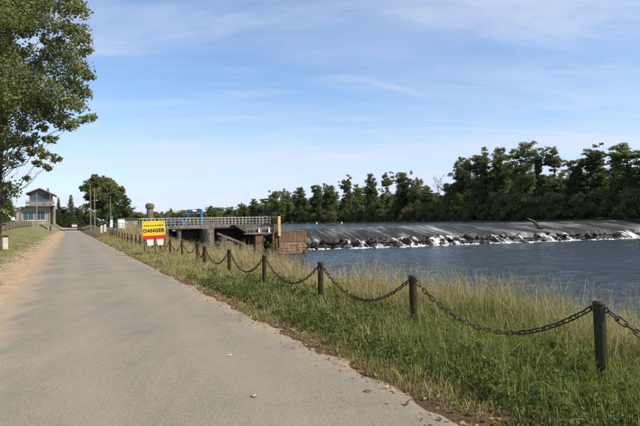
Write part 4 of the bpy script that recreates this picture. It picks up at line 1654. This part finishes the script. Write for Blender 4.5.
# big round tree
s1, t1 = at_depth(104, 172)
bg_ = thing('round_tree', 'big round dark green tree at the end of the road', 'tree', ST(s1, t1, float(gz(s1, t1))), 0, LB)
m = MB()
mp = 172 / F
z00 = bg_.location.z
tr = limb(m, (0, 0, -0.5), (0.5, 0, 11), 0.45, 0.2, 5, 6, 0.02)
cl_ = []
for i, (px, py, r) in enumerate([(104, 183, 7), (96, 184, 6), (112, 186, 6), (90, 190, 5), (119, 191, 5), (104, 192, 8), (96, 196, 7), (113, 197, 6), (89, 199, 4), (105, 203, 6),
                                 (98, 207, 6), (111, 207, 5), (92, 208, 4), (87, 205, 3.5), (121, 195, 3.5), (104, 213, 5), (97, 216, 4), (108, 180, 4.5), (99, 179.5, 3.5)]):
    for q in range(3):
        c = ((px - 104) * mp * 0.88 + rnd.uniform(-1, 1), rnd.uniform(-4.5, 4.5), (horizon(px) - py) * mp + EYE - z00 + rnd.uniform(-0.7, 0.7))
        rr = r * mp * 0.92
        cl_.append((c, (rr, rr, rr * 0.8), int(480 * rr)))
        limb(m, tr[min(5, 2 + q)], c, 0.1, 0.03, i * 3 + q, 4, 0.06)
m.build('trunk', MT['bark'], bg_, True)
fast_mesh('crown', leaves_in(cl_, 0.24, 77), 4, MT['leaf_far'], bg_)

for kind in PROTO:            # drop any prototype that found no place
    for v, o in enumerate(PROTO[kind]):
        if (kind, v) not in used:
            for ch in list(o.children):
                bpy.data.objects.remove(ch)
            bpy.data.objects.remove(o)

# poplar at the left edge
PD = 34.0
pl = Vector((ray(-1.5, 240).x * PD, PD, 0))
ps, pt = to_st(pl.x, pl.y)
pl.z = float(gz(ps, pt))
pop = thing('poplar_tree', 'tall leafy tree with green crown hanging in from the left edge', 'tree', pl)
m = MB()
tr = limb(m, (0, 0, -0.5), (0.3, 0.3, 17), 0.21, 0.09, 3, 10, 0.008)
vis = [(80, 12, 8), (62, 8, 12), (75, 30, 10), (55, 26, 12), (84, 50, 7), (66, 50, 12), (80, 70, 9), (60, 74, 12), (85, 92, 7), (78, 105, 10), (88, 118, 6), (65, 100, 12),
       (55, 114, 10), (71, 124, 6), (40, 66, 12), (45, 90, 12), (35, 108, 13), (20, 78, 15), (20, 18, 16), (38, 8, 12), (5, 48, 14), (10, 108, 15), (5, 138, 11), (25, 126, 9),
       (31, 143, 7), (45, 154, 6), (56, 160, 4), (38, 163, 5), (26, 178, 3), (8, 186, 4), (3, 192, 4), (88, 76, 5), (74, 88, 9), (50, 55, 9), (82, 40, 6),
       (3, 90, 14), (18, 145, 9), (6, 160, 8), (42, 128, 5), (2, 15, 14), (48, 2, 12), (70, -6, 12), (30, -12, 14), (52, 140, 4), (47, 168, 3.5), (33, 152, 5), (20, 158, 5), (63, 120, 7),
       (5, 212, 3.5), (27, 100, 12), (50, 102, 9), (28, 88, 10), (12, 64, 12), (70, 62, 9), (26, 30, 9), (52, 42, 7), (8, 30, 12)]
cl_ = []
mp = PD / F
for i, (px, py, r) in enumerate(vis):
    dy = rnd.uniform(-3.2, 3.2)
    D = PD + dy
    p = Vector((0, 0, EYE)) + ray(px, py) * D - pl
    rr = r * mp * 1.12
    cl_.append((tuple(p), (rr, rr * 1.2, rr * 0.8), int((600 if py < 120 else 520) * max(rr, 0.25) ** 1.6) + 70))
    k = max(2, min(9, int((p.z - 1.5) / 17 * 10)))
    tw_ = limb(m, tr[k], p, 0.030, 0.006, 900 + i, 7, 0.045)
    for q in (3, 4, 5, 6):
        if rnd.random() < (0.5 if py < 120 else 0.0):
            cl_.append((tuple(tw_[q] + Vector((rnd.uniform(-0.2, 0.2), rnd.uniform(-0.2, 0.2), rnd.uniform(-0.2, 0.25)))), (0.34, 0.34, 0.28), 46))
for i in range(70):          # the rest of the crown, left of and above the picture
    z = rnd.uniform(4, 19)
    R = 6.0 * math.sin(min(1, max(0.15, (20 - z) / 12)) * math.pi / 2)
    a = rnd.uniform(math.pi * 0.55, math.pi * 1.5)
    if z > 15.5:
        a = rnd.uniform(0, 6.28)
    rr = R * rnd.random() ** 0.5
    p = Vector((rr * math.cos(a), rr * math.sin(a), z))
    r = rnd.uniform(0.7, 1.2)
    cl_.append((tuple(p), (r, r, r * 0.8), int(480 * r)))
    limb(m, tr[max(2, min(9, int((z - 1.5) / 17 * 10)))], p, 0.055, 0.012, 1900 + i, 4, 0.05)
m.build('trunk', MT['bark'], pop, True)
fast_mesh('crown', leaves_in(cl_, 0.084, 31, 0, 0.75, 0.26), 4, MT['leaf_near'], pop)

# ------------------------------------------------------------------ grass
GREEN = np.array([[0.085, 0.120, 0.018], [0.160, 0.185, 0.034], [0.22, 0.235, 0.055], [0.115, 0.145, 0.034]])
STRAW = np.array([[0.42, 0.34, 0.16], [0.33, 0.28, 0.12], [0.50, 0.42, 0.24], [0.25, 0.18, 0.08]])


def blades(S, T, H, W, straw, seed, lean=0.7, zoff=0.0):
    """three-section tapering blades; returns verts (n*? as triangles) and colours"""
    g = np.random.default_rng(seed)
    n = len(S)
    Z = gz(S, T) - 0.02 + zoff
    X = -S * SA + T * CA
    Y = S * CA + T * SA
    base = np.stack([X, Y, Z], -1)
    az = g.uniform(0, 2 * np.pi, n)
    ln = np.abs(g.normal(0, lean, n)) + 0.05
    dirv = np.stack([np.cos(az), np.sin(az), np.zeros(n)], -1)
    fa = g.uniform(0, 2 * np.pi, n)
    wid = np.stack([np.cos(fa), np.sin(fa), np.zeros(n)], -1) * W[:, None] * 0.5
    upv = np.array([0, 0, 1.0])
    p1 = base + upv * (H * 0.45)[:, None] + dirv * (H * 0.14 * ln)[:, None]
    p2 = base + upv * (H * 0.80 * (1 - 0.12 * ln))[:, None] + dirv * (H * 0.42 * ln)[:, None]
    p3 = base + upv * (H * (1.0 - 0.28 * ln))[:, None] + dirv * (H * 0.85 * ln)[:, None]
    b0, b1 = base - wid, base + wid
    c0, c1 = p1 - wid * 0.8, p1 + wid * 0.8
    d0, d1 = p2 - wid * 0.5, p2 + wid * 0.5
    tri = np.stack([b0, b1, c1, b0, c1, c0, c0, c1, d1, c0, d1, d0, d0, d1, p3], 1)
    k = g.integers(0, 4, n)
    is_s = g.random(n) < straw
    c = np.where(is_s[:, None], STRAW[k] * 1.15, GREEN[k] * 1.3) * g.uniform(0.75, 1.3, n)[:, None]
    cc = np.concatenate([c, np.ones((n, 1))], 1)
    cc = np.repeat(cc, 15, 0)
    return tri.reshape(-1, 3), cc


def patch(n, s0, s1, t0, t1, seed):
    g = np.random.default_rng(seed)
    S = g.uniform(s0, s1, n)
    T_ = g.uniform(t0, t1, n)
    # clumping
    k = n // 22
    cs, ct = g.uniform(s0, s1, k), g.uniform(t0, t1, k)
    i = g.integers(0, k, n)
    cl2 = g.random(n) < 0.6
    S = np.where(cl2, cs[i] + g.normal(0, 0.055, n), S)
    T_ = np.where(cl2, ct[i] + g.normal(0, 0.055, n), T_)
    return S, T_, g, np.where(cl2, (i * 0.6180339) % 1.0, g.random(n))


co, cc = [], []
for (n, s0, s1, wmul, seed) in ((125000, 0.2, 9.0, 1.0, 1), (75000, 9, 20, 1.6, 2), (52000, 20, 42, 2.8, 3), (26000, 42, 75, 5.0, 4)):
    S, T_, g, clump = patch(n, s0, s1, 2.75, 9.3, seed)
    ok = g.random(n) < (0.05 + 0.95 * sm(2.80, 3.02, T_ + 0.10 * wob(S, T_, 0.9))) * (1 - 0.6 * sm(7.6, 9.3, T_))
    S, T_, clump = S[ok], T_[ok], clump[ok]
    n = len(S)
    prof_h = 0.07 + 0.095 * sm(2.95, 3.6, T_) + 0.06 * (1 - sm(4.5, 7.5, S)) + 0.30 * sm(4.85, 6.0, T_)
    H = prof_h * (0.55 + 0.75 * g.random(n)) * (0.6 + 0.5 * clump + 0.5 * (clump > 0.85)) * (1 + 0.45 * wob(S, T_, 0.9))
    W = (0.0038 + 0.0045 * g.random(n)) * wmul
    straw = np.clip(0.13 + 0.08 * sm(5, 9, S) + 0.50 * sm(4.6, 6.2, T_) + 0.36 * sm(6, 15, S) + 0.30 * wob(S, T_, 0.45) + 0.35 * (clump - 0.5), 0.04, 0.92)
    straw = np.where(T_ < 3.3, np.maximum(straw, 0.42), straw)
    a, b_ = blades(S, T_, H, W, straw, seed + 40)
    co.append(a)
    cc.append(b_)
tag(fast_mesh('verge_grass', np.concatenate(co), 3, MT['grass'], None, np.concatenate(cc)), 'rough green and straw grass along the chain fence', 'grass', kind='stuff')

# tall dry stalks with seed heads near the water edge
co, cc = [], []
for (n, s0, s1, wmul, seed) in ((2600, 1.0, 14, 1.0, 5), (3200, 14, 40, 2.0, 6), (1600, 40, 66, 4.0, 8)):
    g = np.random.default_rng(seed)
    S = g.uniform(s0, s1, n)
    T_ = np.clip(g.normal(6.0, 0.75, n), 4.6, 8.2)
    keep = g.random(n) < 0.5 + 0.5 * wob(S, T_, 0.5)
    S, T_ = S[keep], T_[keep]
    n = len(S)
    H = g.uniform(0.40, 0.95, n)
    a, b_ = blades(S, T_, H, np.full(n, 0.004) * wmul, np.full(n, 0.97), seed, 0.28)
    co.append(a)
    cc.append(b_)
    tips = a.reshape(n, 15, 3)[:, 14]
    for q in range(6):
        hp = tips + g.normal(0, 0.012, (n, 3)) - np.array([0, 0, 1]) * (0.008 + 0.016 * q)
        dv = g.normal(size=(n, 3)) * 0.0045 * np.sqrt(wmul)
        ev = np.array([0, 0, 1]) * 0.022 + g.normal(0, 0.006, (n, 3))
        tri = np.stack([hp - dv, hp + dv, hp + ev * np.sqrt(wmul)], 1).reshape(-1, 3)
        co.append(tri)
        k = STRAW[g.integers(0, 4, n)] * g.uniform(0.7, 1.1, n)[:, None]
        cc.append(np.repeat(np.concatenate([k, np.ones((n, 1))], 1), 3, 0))
tag(fast_mesh('dry_stalks', np.concatenate(co), 3, MT['grass'], None, np.concatenate(cc)), 'tall dry grass stalks with seed heads along the river edge', 'grass', kind='stuff')

# short turf left of the road
co, cc = [], []
for (n, s0, s1, t0, wmul, seed) in ((42000, 6, 30, -11, 2.2, 11), (36000, 30, 75, -16, 4.5, 12)):
    S, T_, g, clump = patch(n, s0, s1, t0, -1.7, seed)
    ok = g.random(n) < sm(-1.7, -3.4, T_ + 0.9 * wob(S, T_, 0.35)) * (0.35 + 0.65 * sm(-0.3, 0.4, wob(S + 9, T_, 0.5)))
    S, T_, clump = S[ok], T_[ok], clump[ok]
    n = len(S)
    H = (0.035 + 0.075 * g.random(n)) * (0.7 + 0.8 * clump)
    W = (0.005 + 0.004 * g.random(n)) * wmul
    straw = np.clip(0.42 + 0.4 * wob(S, T_, 0.4) + 0.3 * (clump - 0.5), 0.1, 0.9)
    a, b_ = blades(S, T_, H, W, straw, seed + 40, 0.7)
    co.append(a)
    cc.append(b_)
tag(fast_mesh('left_turf', np.concatenate(co), 3, MT['grass'], None, np.concatenate(cc)), 'short patchy turf on the left of the road', 'grass', kind='stuff')

# broad-leaved weeds in the near verge
g = np.random.default_rng(21)
n = 2600
S, T_ = g.uniform(0.5, 14, n), np.clip(g.gamma(2.0, 0.55, n) + 3.1, 3.1, 6.4)
cls = []
for s, t in zip(S, T_):
    h = g.uniform(0.05, 0.22)
    p = ST(s, t, float(gz(s, t)) + h * 0.55)
    cls.append((tuple(p), (0.07, 0.07, h * 0.5), int(g.integers(14, 34))))
tag(fast_mesh('verge_weeds', leaves_in(cls, 0.019, 22, 0, 0.6), 4, MT['leaf_weed']), 'low broad-leaved weeds among the near grass', 'weeds', kind='stuff')

cls = []
for q in range(230):
    s, t = g.uniform(0.4, 17), min(6.2, 3.15 + g.gamma(1.8, 0.6))
    h = g.uniform(0.06, 0.20)
    b0_ = ST(s, t, float(gz(s, t)))
    for w_ in range(int(g.integers(3, 7))):
        off = Vector((g.normal(0, 0.07), g.normal(0, 0.07), h * g.uniform(0.35, 1.0)))
        cls.append((tuple(b0_ + off), (0.06, 0.06, 0.06), int(g.integers(16, 30))))
tag(fast_mesh('leafy_weeds', leaves_in(cls, 0.021, 23, 0, 0.45, 0.3), 4, MT['leaf_weed']), 'taller leafy weed clumps standing in the near verge', 'weeds', kind='stuff')

# tall green weeds near the quay
for i, (px, D, py, lab) in enumerate([(258, 30, 238, 'tall leafy green weed in front of the dam pillar'), (273, 29, 240, 'leafy green weed left of the quay block'),
                                      (287, 27, 247, 'leafy green weed in front of the stone quay'), (452, 10.5, 273, 'thin leafy weed rising above the near grass at the water')]):
    s, t = at_depth(px, D)
    gzv = float(gz(s, t))
    h = z_at(px, py, D) - gzv
    wd = thing('tall_weed', lab, 'weed', ST(s, t, gzv), 0, 'tall weeds on the bank')
    m = MB()
    cl_ = []
    ns = 7 if i < 3 else 3
    for q in range(ns):
        a = rnd.uniform(0, 6.28)
        e = Vector((math.cos(a) * h * 0.28, math.sin(a) * h * 0.28, h * rnd.uniform(0.75, 1.0)))
        pts = limb(m, (math.cos(a) * 0.05, math.sin(a) * 0.05, -0.1), e, 0.012, 0.004, 600 + q + 10 * i, 5, 0.04)
        for p in pts[1:]:
            cl_.append((tuple(p), (0.14, 0.14, 0.14) if i < 3 else (0.03, 0.03, 0.06), 26 if i < 3 else 7))
    m.build('stem', MT['bark'], wd, True)
    fast_mesh('foliage', leaves_in(cl_, 0.05 if i < 3 else 0.016, 60 + i, 0, 0.45), 4, MT['leaf_weed'] if i < 3 else MT['leaf_brown'], wd)

# fallen leaves along the road edge, and pebbles
g = np.random.default_rng(33)
n = 2800
S = 1.0 + 23 * g.random(n) ** 1.4
T_ = np.where(g.random(n) < 0.8, g.normal(3.02, 0.16, n), g.uniform(2.5, 3.8, n))
Z = np.maximum(gz(S, T_), zroad(S, T_)) + 0.012
P = np.stack([-S * SA + T_ * CA, S * CA + T_ * SA, Z], -1)
a = g.normal(size=(n, 3)) * np.array([1, 1, 0.25])
a /= np.linalg.norm(a, axis=1)[:, None]
b_ = np.cross(a, np.array([0, 0, 1.0]) + g.normal(0, 0.3, (n, 3)))
b_ /= np.linalg.norm(b_, axis=1)[:, None]
sz = g.uniform(0.007, 0.034, n)[:, None]
up_ = np.array([0, 0, 1.0]) * sz * 0.35
q1 = np.stack([P - a * sz, P - b_ * sz * 0.6 + up_, P + a * sz + up_ * 0.5, P + b_ * sz * 0.6 + up_ * 0.2], 1).reshape(-1, 3)
LC = np.array([[0.34, 0.20, 0.09], [0.20, 0.10, 0.05], [0.46, 0.34, 0.17], [0.50, 0.40, 0.10], [0.13, 0.07, 0.035], [0.45, 0.36, 0.27]])
k = LC[g.integers(0, 6, n)]
tag(fast_mesh('fallen_leaves', q1, 4, MT['grass'], None, np.repeat(np.concatenate([k, np.ones((n, 1))], 1), 4, 0)), 'dry fallen leaves littering the right road edge', 'leaves', kind='stuff')


def fallen_leaf(px, py, size, c, label):
    d = ray(px, py)
    f = (0.006 - EYE) / d.z
    p = d * f
    p.z = 0.012
    g = random.Random(int(px))
    V = [(0, 0, 0.004)]
    for q in range(12):
        a = q * math.pi / 6
        r = size * (0.6 + 0.45 * abs(math.cos(a))) * (1 if q % 2 else 0.86)
        V.append((r * math.cos(a), r * 0.7 * math.sin(a), 0.02 * abs(math.sin(a * 1.5)) * size / 0.05 + 0.002))
    Fv = [(0, 1 + q, 1 + (q + 1) % 12) for q in range(12)]
    root = thing('fallen_leaf', label, 'leaf', p, g.uniform(0, 6), 'leaves on the road')
    m, t, out = new_mat('fallen leaf')
    v = N(t, 'ShaderNodeTexCoord').outputs['Object']
    principled(t, out, ramp(t, noise(t, v, 30, 3), [(0.3, c), (0.7, tuple(x * 1.3 for x in c))]), 0.7)
    mesh_obj('blade', V, Fv, m, root)
    MB().tube([(size * 0.9, 0, 0.004), (size * 1.5, 0.006, 0.006)], 0.0018, 5).build('stalk', MT['bark_pale'], root)


fallen_leaf(254.5, 397, 0.042, (0.46, 0.33, 0.09), 'yellow fallen leaf lying alone on the asphalt')
fallen_leaf(230, 356, 0.026, (0.62, 0.58, 0.50), 'pale leaf scrap on the middle of the road')
fallen_leaf(296, 343, 0.022, (0.16, 0.09, 0.05), 'small brown leaf on the road near the verge')
fallen_leaf(387, 388, 0.030, (0.52, 0.42, 0.14), 'yellowish leaf at the edge of the road, near bottom')
